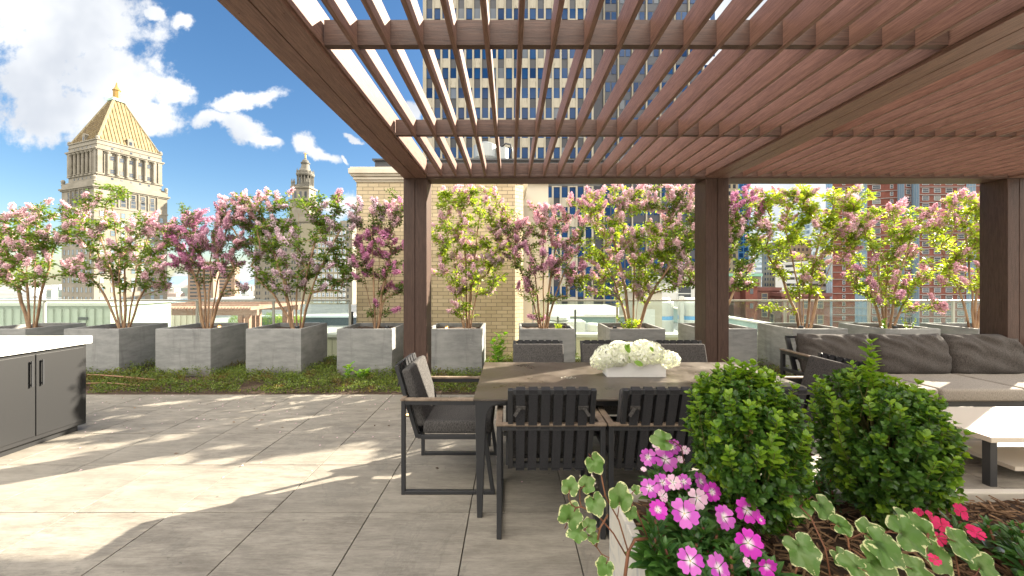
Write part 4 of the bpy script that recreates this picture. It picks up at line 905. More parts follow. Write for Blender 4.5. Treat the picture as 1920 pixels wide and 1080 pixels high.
simple_building('narrow_stone_tower', 1482, 1521, 452, 220, BEI, 'narrow beige tower with small square windows behind the yellow-green tree', 1.1, 1.6, 2.4, 3.4, cat='skyscraper')
simple_building('white_office_block', 1521, 1550, 492, 185, WST, 'white striped office block left of the red brick tower', 6.6, 1.3, 7.0, 3.2, glass=WIN_DARK)
simple_building('blue_glass_tower', 1384, 1404, 300, 240, mat('blue_wall', (.05,.16,.34), .2), 'slim deep blue glass tower just right of the right post', 2.4, 2.6, 3.0, 3.6, glass=WIN_BLUE, cat='skyscraper')
simple_building('cream_tower', 1360, 1384, 330, 210, BEI, 'cream stone tower edge right beside the right post', 1.5, 2.2, 2.8, 3.8, cat='skyscraper')
simple_building('brown_housing_tower', 352, 400, 492, 300, mat('brown_brick', (.26,.19,.14), .9), 'brown striped housing tower behind the purple tree, left of two', 5.2, 1.2, 5.6, 2.8, cat='skyscraper', depth=6)
simple_building('brown_housing_tower', 403, 440, 500, 330, bpy.data.materials['brown_brick'], 'brown striped housing tower behind the purple tree, right of two', 5.2, 1.2, 5.6, 2.8, cat='skyscraper', depth=6)
simple_building('white_colonnade_block', 396, 474, 562, 270, WST, 'low white office block above the far pergola', 1.2, 3.6, 2.4, 5.2)
simple_building('white_annex', 1236, 1330, 528, 60, mat('white_render', (.42,.42,.40), .7), 'white rendered annex behind the tanks, left of the right post', 2.0, 2.2, 4.2, 4.0, frm=WM, depth=12)

# ------------------------------------------------------------------ dining table
r = empty('dining_table', (.92, 2.96, 0), label='long dark stone-topped dining table under the pergola', cat='table')
TX0, TX1, TY0, TY1 = -.235, 2.085, 2.41, 3.50
mb = MB(); mb.box(TX0, TX1, TY0, TY1, .738, .75); mb.build('table_top', SLATE, r, True, bev=.002)
mb = MB()
mb.box(TX0+.03, TX1-.03, TY0+.03, TY0+.07, .70, .737); mb.box(TX0+.03, TX1-.03, TY1-.07, TY1-.03, .70, .737); mb.box(TX0+.03, TX0+.07, TY0+.07, TY1-.07, .70, .737); mb.box(TX1-.07, TX1-.03, TY0+.07, TY1-.07, .70, .737)
mb.build('apron', DARK, r, True, bev=.003)
for sx in (0, 1):
    for sy in (0, 1):
        x = TX0+.012 if sx == 0 else TX1-.012; d = 1 if sx == 0 else -1; ys = (TY0+.006, TY0+.046) if sy == 0 else (TY1-.046, TY1-.006)
        prof = [(0,.737),(.175,.737),(.175,.722)]+[(.075+.10*math.cos(a), .622+.10*math.sin(a)) for a in [R(q) for q in (80,65,50,35,20,8)]][::1]
        prof = [(0,.737),(.20,.737),(.20,.724),(.15,.718),(.11,.705),(.085,.68),(.073,.645),(.068,.60),(.045,.0),(.012,.0)]
        vs = [(x+d*p, ys[0], z) for p, z in prof]+[(x+d*p, ys[1], z) for p, z in prof]; n = len(prof)
        fs = [tuple(range(n)) if d < 0 else tuple(range(n))[::-1], tuple(range(n,2*n))[::-1] if d < 0 else tuple(range(n,2*n))]+[((i+1)%n,i,n+i,n+(i+1)%n) if d < 0 else (i,(i+1)%n,n+(i+1)%n,n+i) for i in range(n)]
        mb = MB(); mb.add(vs, fs); mb.build('leg', DARK, r, True, bev=.004)

# ------------------------------------------------------------------ chairs
def copy_tree(o, parent=None):
    c = o.copy(); COL.objects.link(c)
    if parent is not None: c.parent = parent
    for ch in [q for q in o.children]: copy_tree(ch, c)
    return c
def make_chair():
    r = empty('dining_armchair', (0,0,0), label='x', cat='chair', group='dining chairs around the stone table')
    t = .028
    for s in (-1, 1):
        x = s*.301; mb = MB(); mb.box(x-t/2, x+t/2, 0, t, 0, .655); mb.box(x-t/2, x+t/2, t, .655, .002, t); mb.box(x-t/2, x+t/2, t, .575, .627, .655)
        mb.bar((x,.555,.63), (x,.640,.012), t-.001, t); mb.build('side_frame', DARK, r, bev=.003)
        mb = MB(); mb.box(x-.020, x+.020, .026, .585, .6555, .672); mb.build('armrest', TEAK, r, bev=.004)
    mb = MB(); mb.box(-.287, .287, .001, t-.001, .628, .6545); mb.build('rear_rail', DARK, r, bev=.003)
    mb = MB(); mb.box(-.321, .321, -.006, .0255, .6556, .6725); mb.build('rear_armrest_cap', TEAK, r, bev=.004)
    mb = MB(); mb.box(-.25, .25, .10, .13, .365, .395); mb.box(-.286, .286, .575, .60, .365, .395)
    for s in (-1, 1): mb.box(s*.25-.014, s*.25+.014, .131, .574, .366, .394)
    mb.build('seat_frame', DARK, r, bev=.003)
    a = Vector((0,.098,.372)); b = Vector((0,-.055,.885)); d = (b-a).normalized(); nrm = Vector((0, d.z, -d.y))   # nrm points forward
    mb = MB()
    for s in (-1, 1): mb.bar(a+Vector((s*.235,0,0)), b+Vector((s*.235,0,0)), .03, .028, (0,1,0))
    mb.bar(b+Vector((-.219,0,-.014)), b+Vector((.219,0,-.014)), .022, .028); mb.bar(a+Vector((-.219,0,.014)), a+Vector((.219,0,.014)), .024, .028)
    mb.build('back_frame', DARK, r, bev=.003)
    for i in range(6):
        x = -.1775+i*.071; mb = MB(); w2 = .025
        for off in (-.017, .013):
            vs = []; N_ = 6
            for q in range(N_+1):
                p = a.lerp(b, q/N_*.985+.012)+nrm*(off+.006*math.sin(q/N_*math.pi)*(-1 if off < 0 else 1)*0); vs += [(x-w2, p.y, p.z), (x+w2, p.y, p.z)]
            b0 = len(vs); vs2 = [(v[0], v[1]+nrm.y*.003, v[2]+nrm.z*.003) for v in vs]
            fs = []
            for q in range(N_): i0 = 2*q; fs += [(i0,i0+1,i0+3,i0+2), (b0+i0,b0+i0+2,b0+i0+3,b0+i0+1), (i0,i0+2,b0+i0+2,b0+i0), (i0+1,b0+i0+1,b0+i0+3,i0+3)]
            mb.add(vs+vs2, fs)
        c = b+Vector((0,0,.0)); mb.bar(c+Vector((x-w2,0,.002)), c+Vector((x+w2,0,.002)), .037, .006, nrm.cross(Vector((1,0,0))) if False else d); mb.bar(a+Vector((x-w2,0,-.003)), a+Vector((x+w2,0,-.003)), .038, .006, d)
        mb.build('strap', STRAP, r)
    for s in (-1, 1):
        mb = MB(); c = a.lerp(b, .80)+nrm*(-.021)+Vector((s*.178,0,0)); mb.bar(c+Vector((-.028,0,0)), c+Vector((.028,0,0)), .006, .022, d); mb.bar(c+Vector((s*.004,-.004,-.0)), c+Vector((s*.034,-.006,-.045)), .018, .005, (0,1,0)); mb.build('cushion_tie', CUSH, r)
    mb = MB(); mb.rbox((0,.385,.447), (.505,.50,.095), .024, seg=4); mb.build('seat_cushion', CUSH, r, smooth=True)
    mid = (a+b)*.5+nrm*.056+d*.035; M = Matrix(((1,0,0,0),(0,nrm.y,d.y,0),(0,nrm.z,d.z,0),(0,0,0,1)))
    mb = MB(); mb.rbox(mid-d*.022, (.495,.07,.43), .022, seg=4, mtx=M); mb.build('back_cushion', CUSH, r, smooth=True)
    return r
ch0 = make_chair()
spots = [(.235,2.214,0,'grey chair seen from behind at the near side of the table, leftmost of three'),(.885,2.214,0,'grey chair from behind, middle of three at the near side, above the pink flowers'),(1.53,2.214,0,'grey chair at the near side of the table almost hidden behind the clipped bushes'),
         (.277,3.83,math.pi,'grey chair at the far side of the table, leftmost, facing the camera'),(.955,3.83,math.pi,'grey chair at the far side of the table behind the left half of the hydrangeas'),(1.68,3.83,math.pi,'grey chair at the far side of the table, right of the hydrangeas by the post'),
         (-.763,2.99,-math.pi/2,'grey armchair at the left end of the table seen from the side'),(2.56,2.99,math.pi/2,'grey armchair at the right end of the table by the sofa')]
for i, (x, y, a, lb) in enumerate(spots):
    o = ch0 if i == 0 else copy_tree(ch0); o.location = (x, y, 0); o.rotation_euler = (0,0,a); o['label'] = lb

# ------------------------------------------------------------------ hydrangeas in a white box
bx0, bx1, by0, by1 = .745, 1.20, 2.955, 3.10
r = empty('flower_box', (.97, 3.03, .75), label='low rectangular white box holding the hydrangeas on the table', cat='vase')
mb = MB(); wl = .006
vs = [(bx0,by0,.7505),(bx1,by0,.7505),(bx1,by1,.7505),(bx0,by1,.7505),(bx0,by0,.86),(bx1,by0,.86),(bx1,by1,.86),(bx0,by1,.86),(bx0+wl,by0+wl,.86),(bx1-wl,by0+wl,.86),(bx1-wl,by1-wl,.86),(bx0+wl,by1-wl,.86),(bx0+wl,by0+wl,.76),(bx1-wl,by0+wl,.76),(bx1-wl,by1-wl,.76),(bx0+wl,by1-wl,.76)]
mb.add(vs, [(3,2,1,0),(0,1,5,4),(1,2,6,5),(2,3,7,6),(3,0,4,7),(4,5,9,8),(5,6,10,9),(6,7,11,10),(7,4,8,11),(8,9,13,12),(9,10,14,13),(10,11,15,14),(11,8,12,15),(12,13,14,15)])
mb.build('box', WHITE, r, True, bev=.0015)
HP = ([(0,0,0),(-.42,.45,.10),(0,.95,.02),(.42,.45,.10)], [(0,3,2,1)], None)
hydr = empty('hydrangea_bouquet', (.97, 3.03, .80), label='mound of white hydrangea heads in the white box on the table', cat='flowers')
g = np.random.default_rng(21)
heads = [(1139,668,2.98,.105),(1178,661,3.04,.105),(1220,662,3.0,.108),(1249,674,2.99,.085),(1124,678,3.05,.075),(1200,672,2.96,.075),(1160,656,3.1,.09),(1205,653,3.12,.085),(1258,674,3.08,.075),(1162,674,2.96,.065)]
for (px, py, Y, rad) in heads:
    c = xyz(px, py, Y); n = int(520*(rad/.11)**2); v = g.normal(size=(n,3)); v /= np.linalg.norm(v, axis=1, keepdims=True)
    P0 = c+v*rad*g.uniform(.86, 1.0, (n,1))*np.array([1,1,.85]); parts = []
    T1 = np.cross(v, g.normal(size=v.shape)); T1 /= np.linalg.norm(T1, axis=1, keepdims=True); T2 = np.cross(v, T1); sz = g.uniform(.011, .016, n)
    for q in range(4):
        an = q*math.pi/2; D = T1*math.cos(an)+T2*math.sin(an)+v*g.uniform(-.1,.35,(n,1)); parts.append(batch(*HP, frames(D, v), P0, sz)+(0,))
    me = npmesh('hydrangea_head', parts, HYD); link('hydrangea_head', me, hydr, True)
    mb = MB(); mb.tube([tuple(c), (.97+(c[0]-.97)*.5, 3.03, .80)], .004, 5); mb.build('stem', WEED, hydr, True)
P = np.array([xyz(1172,645,2.93), xyz(1218,650,2.9), xyz(1188,678,2.84), xyz(1176,652,2.92)]); D = np.array([[.3,-.5,-.8],[.5,-.3,-.7],[.9,-.4,-.3],[.1,-.5,.5]])
me = npmesh('hydrangea_leaf', [batch(*BOXT, frames(D, np.array([[0,-.8,.5]]*4)), P, np.array([.075,.045,.07,.045]))+(0,)], WEED); link('hydrangea_leaf', me, hydr, True)
v = g.normal(size=(14,3)); c = np.array([.447, 2.93, .754]); P = c+v*np.array([.02,.008,.0015]); me = npmesh('fallen_petals', [batch(*HP, frames(v*np.array([1,1,.1]), np.array([[0,0,1.]]*14)), P, g.uniform(.012,.018,14))+(0,)], HYD)
link('fallen_petals', me, label='few white petals fallen on the table left of the flower box', cat='petals')

# ------------------------------------------------------------------ sofa
def puffy(mb, c, sz, M, seed, wr=.020):
    g = np.random.default_rng(seed); nu, nv = 34, 26; w2, t2, h2 = sz[0]/2, sz[1]/2, sz[2]/2; ph = g.uniform(0, 6.28, 8)
    vs = []
    for side in (1, -1):
        for i in range(nu+1):
            for j in range(nv+1):
                u = -1+2*i/nu; v = -1+2*j/nv; e = (max(0, 1-abs(u)**5)*max(0, 1-abs(v)**5))**.42
                ux = u*(1-.035*v*v); vy = v*(1-.05*u*u)
                wv = .9*abs(math.sin(u*9*(1.2-v)+v*4+ph[4]))**3*max(0, v+.4)+.8*math.sin(u*5+v*14+ph[5])*max(0, abs(u)-.5)+math.sin(u*7+v*3+ph[0])*math.sin(v*5-u*2+ph[1])+.7*math.sin((u*1.3+v)*11+ph[2])*max(0, v)+.5*math.sin(u*19+v*9+ph[3])*max(0, v)**2
                y = side*(t2*e*(1-.22*abs(v)**2)+wr*wv*e); p = Vector((ux*w2, y, vy*h2-.02*(1-u*u)*max(0, v)**3)); vs.append(M@p+Vector(c))
    k = (nu+1)*(nv+1); fs = []
    for i in range(nu):
        for j in range(nv):
            a = i*(nv+1)+j; b = a+nv+1; fs.append((a,a+1,b+1,b)); fs.append((k+a,k+b,k+b+1,k+a+1))
    mb.add(vs, fs)
r = empty('garden_sofa', (4.8, 4.3, 0), label='dark framed outdoor sofa with puffy grey cushions at right', cat='sofa')
SX0, SX1 = 3.32, 6.55; SB, SF = 4.72, 3.80
mb = MB()
for x in (SX0+.02, SX1-.02):
    mb = MB(); mb.box(x-.02, x+.02, SB-.04, SB, 0, .64); mb.box(x-.02, x+.02, SF, SF+.04, 0, .64); mb.box(x-.02, x+.02, SF+.04, SB-.04, .60, .64); mb.box(x-.02, x+.02, SF+.04, SB-.04, .40, .44); mb.box(x-.02, x+.02, SF+.04, SB-.04, .24, .28); mb.build('arm_frame', DARK, r, True, bev=.003)
for x in (SX0+.02, SX1-.02):
    mb = MB(); mb.box(x-.03, x+.03, SF-.01, SB+.01, .6405, .658); mb.build('armrest', TEAK, r, True, bev=.004)
mb = MB(); mb.box(SX0+.041, SX1-.041, SF+.02, SB-.02, .24, .29); mb.build('seat_frame', DARK, r, True, bev=.003)
mb = MB()
for x in np.linspace(SX0+.10, SX1-.1, 8): mb.bar((x, SB-.16, .29), (x, SB+.02, .80), .05, .03, (0,1,0))
mb.bar((SX0+.08, SB+.015, .80), (SX1-.08, SB+.015, .80), .035, .03); mb.bar((SX0+.08, SB-.06, .55), (SX1-.08, SB-.06, .55), .03, .03)
mb.build('back_frame', DARK, r, True, bev=.003)
cxs = [(3.40, 4.235), (4.255, 5.09), (5.11, 5.95)]
Mt = Matrix.Rotation(R(-14), 4, 'X')
for i, (a, b) in enumerate(cxs):
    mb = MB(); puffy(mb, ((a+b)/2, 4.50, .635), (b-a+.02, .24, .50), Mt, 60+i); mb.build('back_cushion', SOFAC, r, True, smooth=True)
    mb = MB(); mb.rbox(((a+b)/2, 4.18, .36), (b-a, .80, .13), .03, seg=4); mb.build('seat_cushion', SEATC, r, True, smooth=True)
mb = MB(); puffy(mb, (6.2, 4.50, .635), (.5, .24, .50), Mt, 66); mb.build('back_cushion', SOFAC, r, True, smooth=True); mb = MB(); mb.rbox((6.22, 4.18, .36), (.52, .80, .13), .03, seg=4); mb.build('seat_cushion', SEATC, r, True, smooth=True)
r = empty('coffee_table', (4.35, 3.1, 0), label='low pale coffee table in front of the grey sofa', cat='table')
mb = MB(); mb.box(3.45, 5.3, 2.75, 3.42, .33, .37); mb.build('table_top', mat('pale_stone', (.56,.50,.42), .6), r, True, bev=.004)
for x in (3.48, 5.22):
    for y in (2.78, 3.34):
        mb = MB(); mb.box(x, x+.05, y, y+.05, 0, .329); mb.build('leg', DARK, r, True)
mb = MB(); mb.box(3.75, 5.2, 2.85, 3.32, .08, .11); mb.build('shelf', bpy.data.materials['pale_stone'], r, True)

# ------------------------------------------------------------------ bar counter at left
r = empty('bar_counter', (-4.7, 3.2, 0), label='black outdoor counter with a thick white top at the far left', cat='counter')
mb = MB(); mb.box(-5.4, -4.27, 3.05, 3.86, .06, .86); mb.box(-5.36, -4.31, 3.1, 3.82, 0, .06); mb.build('cabinet', mat('black_panel', (.010,.010,.011), .5), r, True, bev=.003)
mb = MB(); mb.box(-5.43, -4.24, 3.02, 3.89, .861, .935); mb.build('counter_top', WHITE, r, True, bev=.004)
mb = MB(); mb.box(-4.269, -4.262, 3.08, 3.44, .1, .83); mb.box(-4.269, -4.262, 3.447, 3.83, .1, .83); mb.build('door', bpy.data.materials['black_panel'], r, True, bev=.002)
for ya in (3.40, 3.48):
    mb = MB(); mb.box(-4.250, -4.242, ya, ya+.012, .55, .78); mb.box(-4.262, -4.250, ya+.002, ya+.010, .56, .575); mb.box(-4.262, -4.250, ya+.002, ya+.010, .755, .77); mb.build('handle', DARK, r, True)

# ------------------------------------------------------------------ foreground trough
TXL, TYB, TZ = .355, 1.38, .75
r = empty('stone_trough', (1.3, .9, 0), label='pale stone trough planter in the right foreground', cat='planter')
mb = MB(); x0, x1_, y0, y1_, wt = TXL, 2.3, .25, TYB, .03
vs = [(x0,y0,0),(x1_,y0,0),(x1_,y1_,0),(x0,y1_,0),(x0,y0,TZ),(x1_,y0,TZ),(x1_,y1_,TZ),(x0,y1_,TZ),(x0+wt,y0+wt,TZ),(x1_-wt,y0+wt,TZ),(x1_-wt,y1_-wt,TZ),(x0+wt,y1_-wt,TZ),(x0+wt,y0+wt,.6),(x1_-wt,y0+wt,.6),(x1_-wt,y1_-wt,.6),(x0+wt,y1_-wt,.6)]
mb.add(vs, [(0,1,5,4),(1,2,6,5),(2,3,7,6),(3,0,4,7),(4,5,9,8),(5,6,10,9),(6,7,11,10),(7,4,8,11),(8,9,13,12),(9,10,14,13),(10,11,15,14),(11,8,12,15)])
mb.build('trough_shell', MARBLE, r, True, bev=.004)
nn_ = 40; vs = [(x0+wt+(x1_-x0-2*wt)*i/nn_, y0+wt+(y1_-y0-2*wt)*j/nn_, .715+.015*math.sin(i*.7)*math.cos(j*.5)+rr.uniform(-.006,.006)) for i in range(nn_+1) for j in range(nn_+1)]
mb = MB(); mb.add(vs, [(i*(nn_+1)+j,(i+1)*(nn_+1)+j,(i+1)*(nn_+1)+j+1,i*(nn_+1)+j+1) for i in range(nn_) for j in range(nn_)]); mb.build('soil', SOIL, r, True, smooth=True)
CHIP = ([(-.5,-.1,0),(.5,-.07,.02),(.5,.1,0),(-.5,.08,.02),(-.48,-.06,.06),(.5,-.04,.07),(.46,.07,.06),(-.5,.06,.07)], [(4,5,6,7),(0,1,5,4),(1,2,6,5),(2,3,7,6),(3,0,4,7)], None)
g = np.random.default_rng(33); n = 5200; P = np.stack([g.uniform(x0+.05, x1_-.05, n), g.uniform(.5, y1_-.05, n), .722+g.uniform(0, .022, n)], 1); D = g.normal(size=(n,3)); D[:, 2] *= .18
me = npmesh('mulch', [batch(*CHIP, frames(D, np.array([[0,0,1.]])+g.normal(size=(n,3))*.2), P, np.stack([g.uniform(.02,.06,n), g.uniform(.01,.022,n)*2, g.uniform(.03,.05,n)], 1))+(0,)], MULCH, False)
link('mulch', me, label='shredded brown bark mulch covering the trough soil', cat='mulch', kind='stuff')

# ------------------------------------------------------------------ clipped boxwoods
def boxwood(c, hx, hy, hz, seed, label, extra=()):
    g = np.random.default_rng(seed); r = empty('boxwood_bush', (c[0], c[1], .72), label=label, cat='bush', group='clipped boxwoods in the stone trough')
    ns = 1150; mb = MB(); P, D, U, S, N_ = [], [], [], [], []; bumps = g.normal(size=(14,3)); bumps /= np.linalg.norm(bumps, axis=1, keepdims=True); ba = g.uniform(-.16, .14, 14)
    def shape(v):
        q = (abs(v[0])**3.3+abs(v[1])**3.3+abs(v[2])**3.3)**(-1/3.3); k = 1+sum(a*max(0, v@b)**6 for a, b in zip(ba, bumps))
        w_ = 1-.13*max(0, v[2])**2-.22*max(0, -v[2])**2; return np.array([v[0]*hx*q*k*w_, v[1]*hy*q*k*w_, v[2]*hz*q*k])
    jobs = []
    for i in range(ns):
        v = g.normal(size=3); v /= np.linalg.norm(v); rd = g.uniform(.62, 1)**.6 if i > ns*.35 else g.uniform(.93, 1.04); p = shape(v)*rd
        jobs.append((c+p, v, rd, g.uniform(.03, .06), None))
    for i in range(46):
        v = g.normal(size=3); v[2] = abs(v[2])*1.2; v /= np.linalg.norm(v); jobs.append((c+shape(v)*g.uniform(1.04, 1.16), (v*.7+np.array([0,0,.7])), 1.1, g.uniform(.04,.075), 1))
    for (e, d_, L_) in extra: jobs.append((np.array(e), np.array(d_), 1.1, L_, 1))
    mb.tube([(c[0],c[1],.70),(c[0]+.01,c[1],c[2]-hz*.3),(c[0],c[1],c[2])], [.012,.010,.006], 6)
    for i in range(26):
        v = g.normal(size=3); v[2] = abs(v[2])*.8; v /= np.linalg.norm(v); e = c+shape(v)*.85; mb.tube([(c[0],c[1],c[2]-hz*g.uniform(.3,.8)), tuple((c+e)/2-np.array([0,0,.03])), tuple(e)], [.006,.004,.002], 5)
    for (p, v, rd, L_, sp_) in jobs:
        ax = v*.75+np.array([0,0,.55])+g.normal(0, .35, 3)*(0 if sp_ else 1); ax /= np.linalg.norm(ax); st = p-ax*L_
        if rd > .9: mb.tube([tuple(st-ax*(.12 if sp_ else 0)), tuple(p)], [.0011,.0007], 3, cap=False)
        pairs = int(L_/.0105)+1; s1 = np.cross(ax, g.normal(size=3)); s1 /= np.linalg.norm(s1); s2 = np.cross(ax, s1)
        new = 1 if (sp_ or (rd > .97 and g.random() < .32)) else 0; base = g.uniform(.018, .026)*(1.25 if sp_ else 1)
        for k in range(pairs):
            q = st+ax*L_*(k/pairs); sd_ = s1 if k % 2 == 0 else s2
            for sg in (-1, 1):
                P.append(q); D.append(sd_*sg+ax*g.uniform(.35, .9)+g.normal(0, .12, 3)); U.append(ax+g.normal(0, .2, 3)); S.append(base*g.uniform(.75, 1.15)*(.7 if k == pairs-1 else 1)); N_.append(new)
        for q in range(4):
            an = q*1.57+g.uniform(0, 1); P.append(p); D.append((s1*math.cos(an)+s2*math.sin(an))*.7+ax*.8); U.append(ax); S.append(base*g.uniform(.6, .95)); N_.append(new)
    P = np.array(P); D = np.array(D); U = np.array(U); S = np.array(S); N_ = np.array(N_); parts = []
    N_[g.random(len(N_)) < .006] = 2
    for q in (0, 1, 2): mk = N_ == q; parts.append(batch(*BOXT, frames(D[mk], U[mk]), P[mk], S[mk])+(q,))
    me = npmesh('foliage', parts, [BOXL, BOXN, MULCH]); link('foliage', me, r, True); mb.build('branches', BOXB, r, True, smooth=True)
def e_(px, py, Y, d=(0,0,1), L_=.07): return (xyz(px, py, Y), d, L_)
boxwood(np.array([.697, 1.13, 1.005]), .126, .135, .205, 5, 'clipped boxwood on the left of the trough, with light young shoots on top',
        [e_(1372,680,1.1,(.1,0,1),.06), e_(1345,692,1.1,(-.2,0,1),.05), e_(1400,690,1.12,(.3,0,1),.05), e_(1305,740,1.12,(-.3,0,1),.05), e_(1483,790,1.02,(.25,-.1,1),.16)])
boxwood(np.array([1.168, 1.2, .985]), .136, .14, .205, 6, 'clipped boxwood on the right of the trough with one tall light shoot',
        [e_(1632,645,1.17,(.05,0,1),.13), e_(1598,685,1.15,(-.5,0,.8),.05), e_(1640,672,1.15,(.4,0,.9),.06), e_(1555,735,1.15,(-.4,0,1),.05)])

# ------------------------------------------------------------------ impatiens
IML = ([(0,0,0),(0,.22,.0),(0,.5,.02),(0,.78,0),(0,1,-.08),(-.11,.2,.05),(-.19,.48,.08),(-.12,.78,.04),(.11,.2,.05),(.19,.48,.08),(.12,.78,.04)],
       [(0,1,5),(1,2,6,5),(2,3,7,6),(3,4,7),(0,8,1),(1,8,9,2),(2,9,10,3),(3,10,4)], [0,0,0,0,0,1,1,1,1,1,1])
def petal_t():   # one broad notched petal, t = distance from the flower's middle
    pts = [(0,.0),(0,.35),(0,.62),(0,.88),(-.17,.3),(-.40,.58),(-.44,.82),(-.22,1.0),(.17,.3),(.40,.58),(.44,.82),(.22,1.0)]
    v = [(x,y,.06*math.sin(y*3)+(.05 if abs(x) > .3 else 0)) for x, y in pts]; t_ = [min(1, math.hypot(x, y)) for x, y in pts]
    return v, [(0,1,4),(1,2,5,4),(2,3,6,5),(3,7,6),(0,8,1),(1,8,9,2),(2,9,10,3),(3,10,11)], t_
PT = petal_t()
def impatiens(loc, spread, hgt, shoots, flowers, fm, label, seed, lsz=.070):
    g = np.random.default_rng(seed); r = empty('impatiens', loc, label=label, cat='flowers', group='impatiens in the stone trough')
    mb = MB(); P, D, U, S = [], [], [], []; b = np.array(loc)
    for s in range(shoots+5):
        a = g.uniform(0, 6.28); rad = spread*math.sqrt(g.uniform(.02, 1)); tip = b+np.array([math.cos(a)*rad, math.sin(a)*rad, hgt*g.uniform(.6, 1.0)*(1-.35*(rad/spread)**2)]); mb.tube([tuple(b+(tip-b)*np.array([.3,.3,0])), tuple(b+(tip-b)*np.array([.8,.8,.5])), tuple(tip)], [.005,.004,.003], 5)
        out = (tip-b)/np.linalg.norm(tip-b)
        for w_, (n, el, sc_) in enumerate(((6,-.05,1.0),(6,.35,.95),(5,.8,.7),(4,1.5,.45))):
            q = tip-np.array([0,0,.022*(3-w_)])
            for k in range(n):
                an = k*6.28/n+w_*.7+a; v = np.array([math.cos(an), math.sin(an), el+g.normal(0,.12)])+out*.35; P.append(q); D.append(v); U.append(np.array([0,0,1.])+g.normal(0,.15,3)); S.append(lsz*sc_*g.uniform(.8,1.15))
    me = npmesh('foliage', [batch(*IML, frames(np.array(D), np.array(U)), np.array(P), np.array(S))+(0,)], IMPL); link('foliage', me, r, True)
    mb.build('stem', IVYS, r, True, smooth=True)
    for (px, py, size, kind) in flowers:
        Y = (H-loc[2]-hgt-.015)*F/(py-CY); c = xyz(px, py, Y); fr = .56*size*Y/F
        nm = np.array([g.normal(0,.35)-.05, -1+g.normal(0,.2), .75+g.normal(0,.3)]); nm /= np.linalg.norm(nm); t1 = np.cross(nm, [0,0,1.]); t1 /= np.linalg.norm(t1); t2 = np.cross(nm, t1); a0 = g.uniform(0, 6.28)
        DD = np.array([t1*math.cos(a0+q*1.2566)+t2*math.sin(a0+q*1.2566)+nm*g.uniform(-.05,.3) for q in range(5)]); UU = np.array([nm+g.normal(0,.12,3) for q in range(5)]); PP = np.array([c+nm*.0006*q for q in range(5)])
        me = npmesh('flower', [batch(*PT, frames(DD, UU), PP, np.full(5, fr)*g.uniform(.88,1.1,5))+(0,)], {'p': IMPF, 'm': IMPM, 'w': IMPP, 'r': REDP}[kind]); link('flower', me, r, True)
zi = .73
impatiens((.535, 1.25, zi), .10, .17, 9, [(1247,862,38,'p'),(1215,857,30,'p'),(1262,838,26,'p'),(1240,838,28,'w'),(1285,845,16,'w'),(1207,880,10,'w'),(1276,862,12,'w')], None, 'pink impatiens behind the trough corner, farthest of the pink ones', 71)
impatiens((.47, 1.02, zi), .12, .15, 12, [(1242,905,32,'p'),(1218,915,30,'p'),(1262,905,26,'w'),(1282,903,24,'p'),(1233,957,34,'m'),(1312,903,28,'p'),(1283,963,46,'p'),(1306,933,36,'w'),(1334,922,32,'m'),(1242,930,20,'w')], None, 'pink impatiens nearest the ivy at the left rim of the trough', 72)
impatiens((.52, .86, zi), .13, .14, 12, [(1356,970,40,'p'),(1294,1052,46,'p'),(1346,1066,44,'p'),(1400,957,40,'m'),(1402,1018,46,'m'),(1436,1060,34,'m'),(1398,1054,16,'w'),(1425,975,16,'m')], None, 'pink impatiens in the very front of the trough with the largest blooms', 73)
impatiens((1.13, 1.33, zi), .10, .12, 5, [(1556,850,10,'r'),(1562,858,12,'r'),(1553,862,8,'r'),(1560,866,9,'r'),(1568,868,8,'r')], None, 'small red impatiens glimpsed through the right boxwood', 74, .045)
impatiens((1.34, .98, zi), .14, .12, 10, [(1742,968,20,'r'),(1765,985,26,'r'),(1722,960,14,'r'),(1760,1010,22,'r'),(1700,1005,14,'r'),(1752,1050,18,'r'),(1800,960,26,'r'),(1830,1000,26,'r')], None, 'red impatiens right of the boxwoods in the dark corner of the trough', 75, .055)

# ------------------------------------------------------------------ variegated ivy
def ivy_template(seed):
    g = np.random.default_rng(seed); n = 30; pts = []; t_ = []; fs = []
    ring = []
    for i in range(n):
        a = -math.pi/2+2*math.pi*(i+.5)/n   # 90 deg is the tip
        lob = .62+.30*math.exp(-((a-math.pi/2)/.42)**2)+.16*math.exp(-((abs(a-math.pi/2)-1.15)/.35)**2)+.10*math.exp(-((abs(a-math.pi/2)-2.3)/.4)**2)-.33*math.exp(-((abs(abs(a-math.pi/2)-math.pi))/.22)**2)
        ring.append((a, lob*g.uniform(.96, 1.05)))
    c = (0, .42); pts.append((0, .30, 0)); t_.append(0)
    for k, f in enumerate((.36, .68, 1.0)):
        for a, l in ring:
            x = math.cos(a)*l*f*.62; y = .42+math.sin(a)*l*f*.62; z = .10*abs(x)+.05*math.sin(a*5+seed)*f*f-.12*max(0, y-.5)**2+g.normal(0,.006); pts.append((x, y, z)); t_.append(f)
    for i in range(n):
        j = (i+1) % n; fs.append((0, 1+i, 1+j))
        for k in range(2): fs.append((1+k*n+i, 1+(k+1)*n+i, 1+(k+1)*n+j, 1+k*n+j))
    return pts, fs, t_
IT = [ivy_template(s) for s in range(4)]
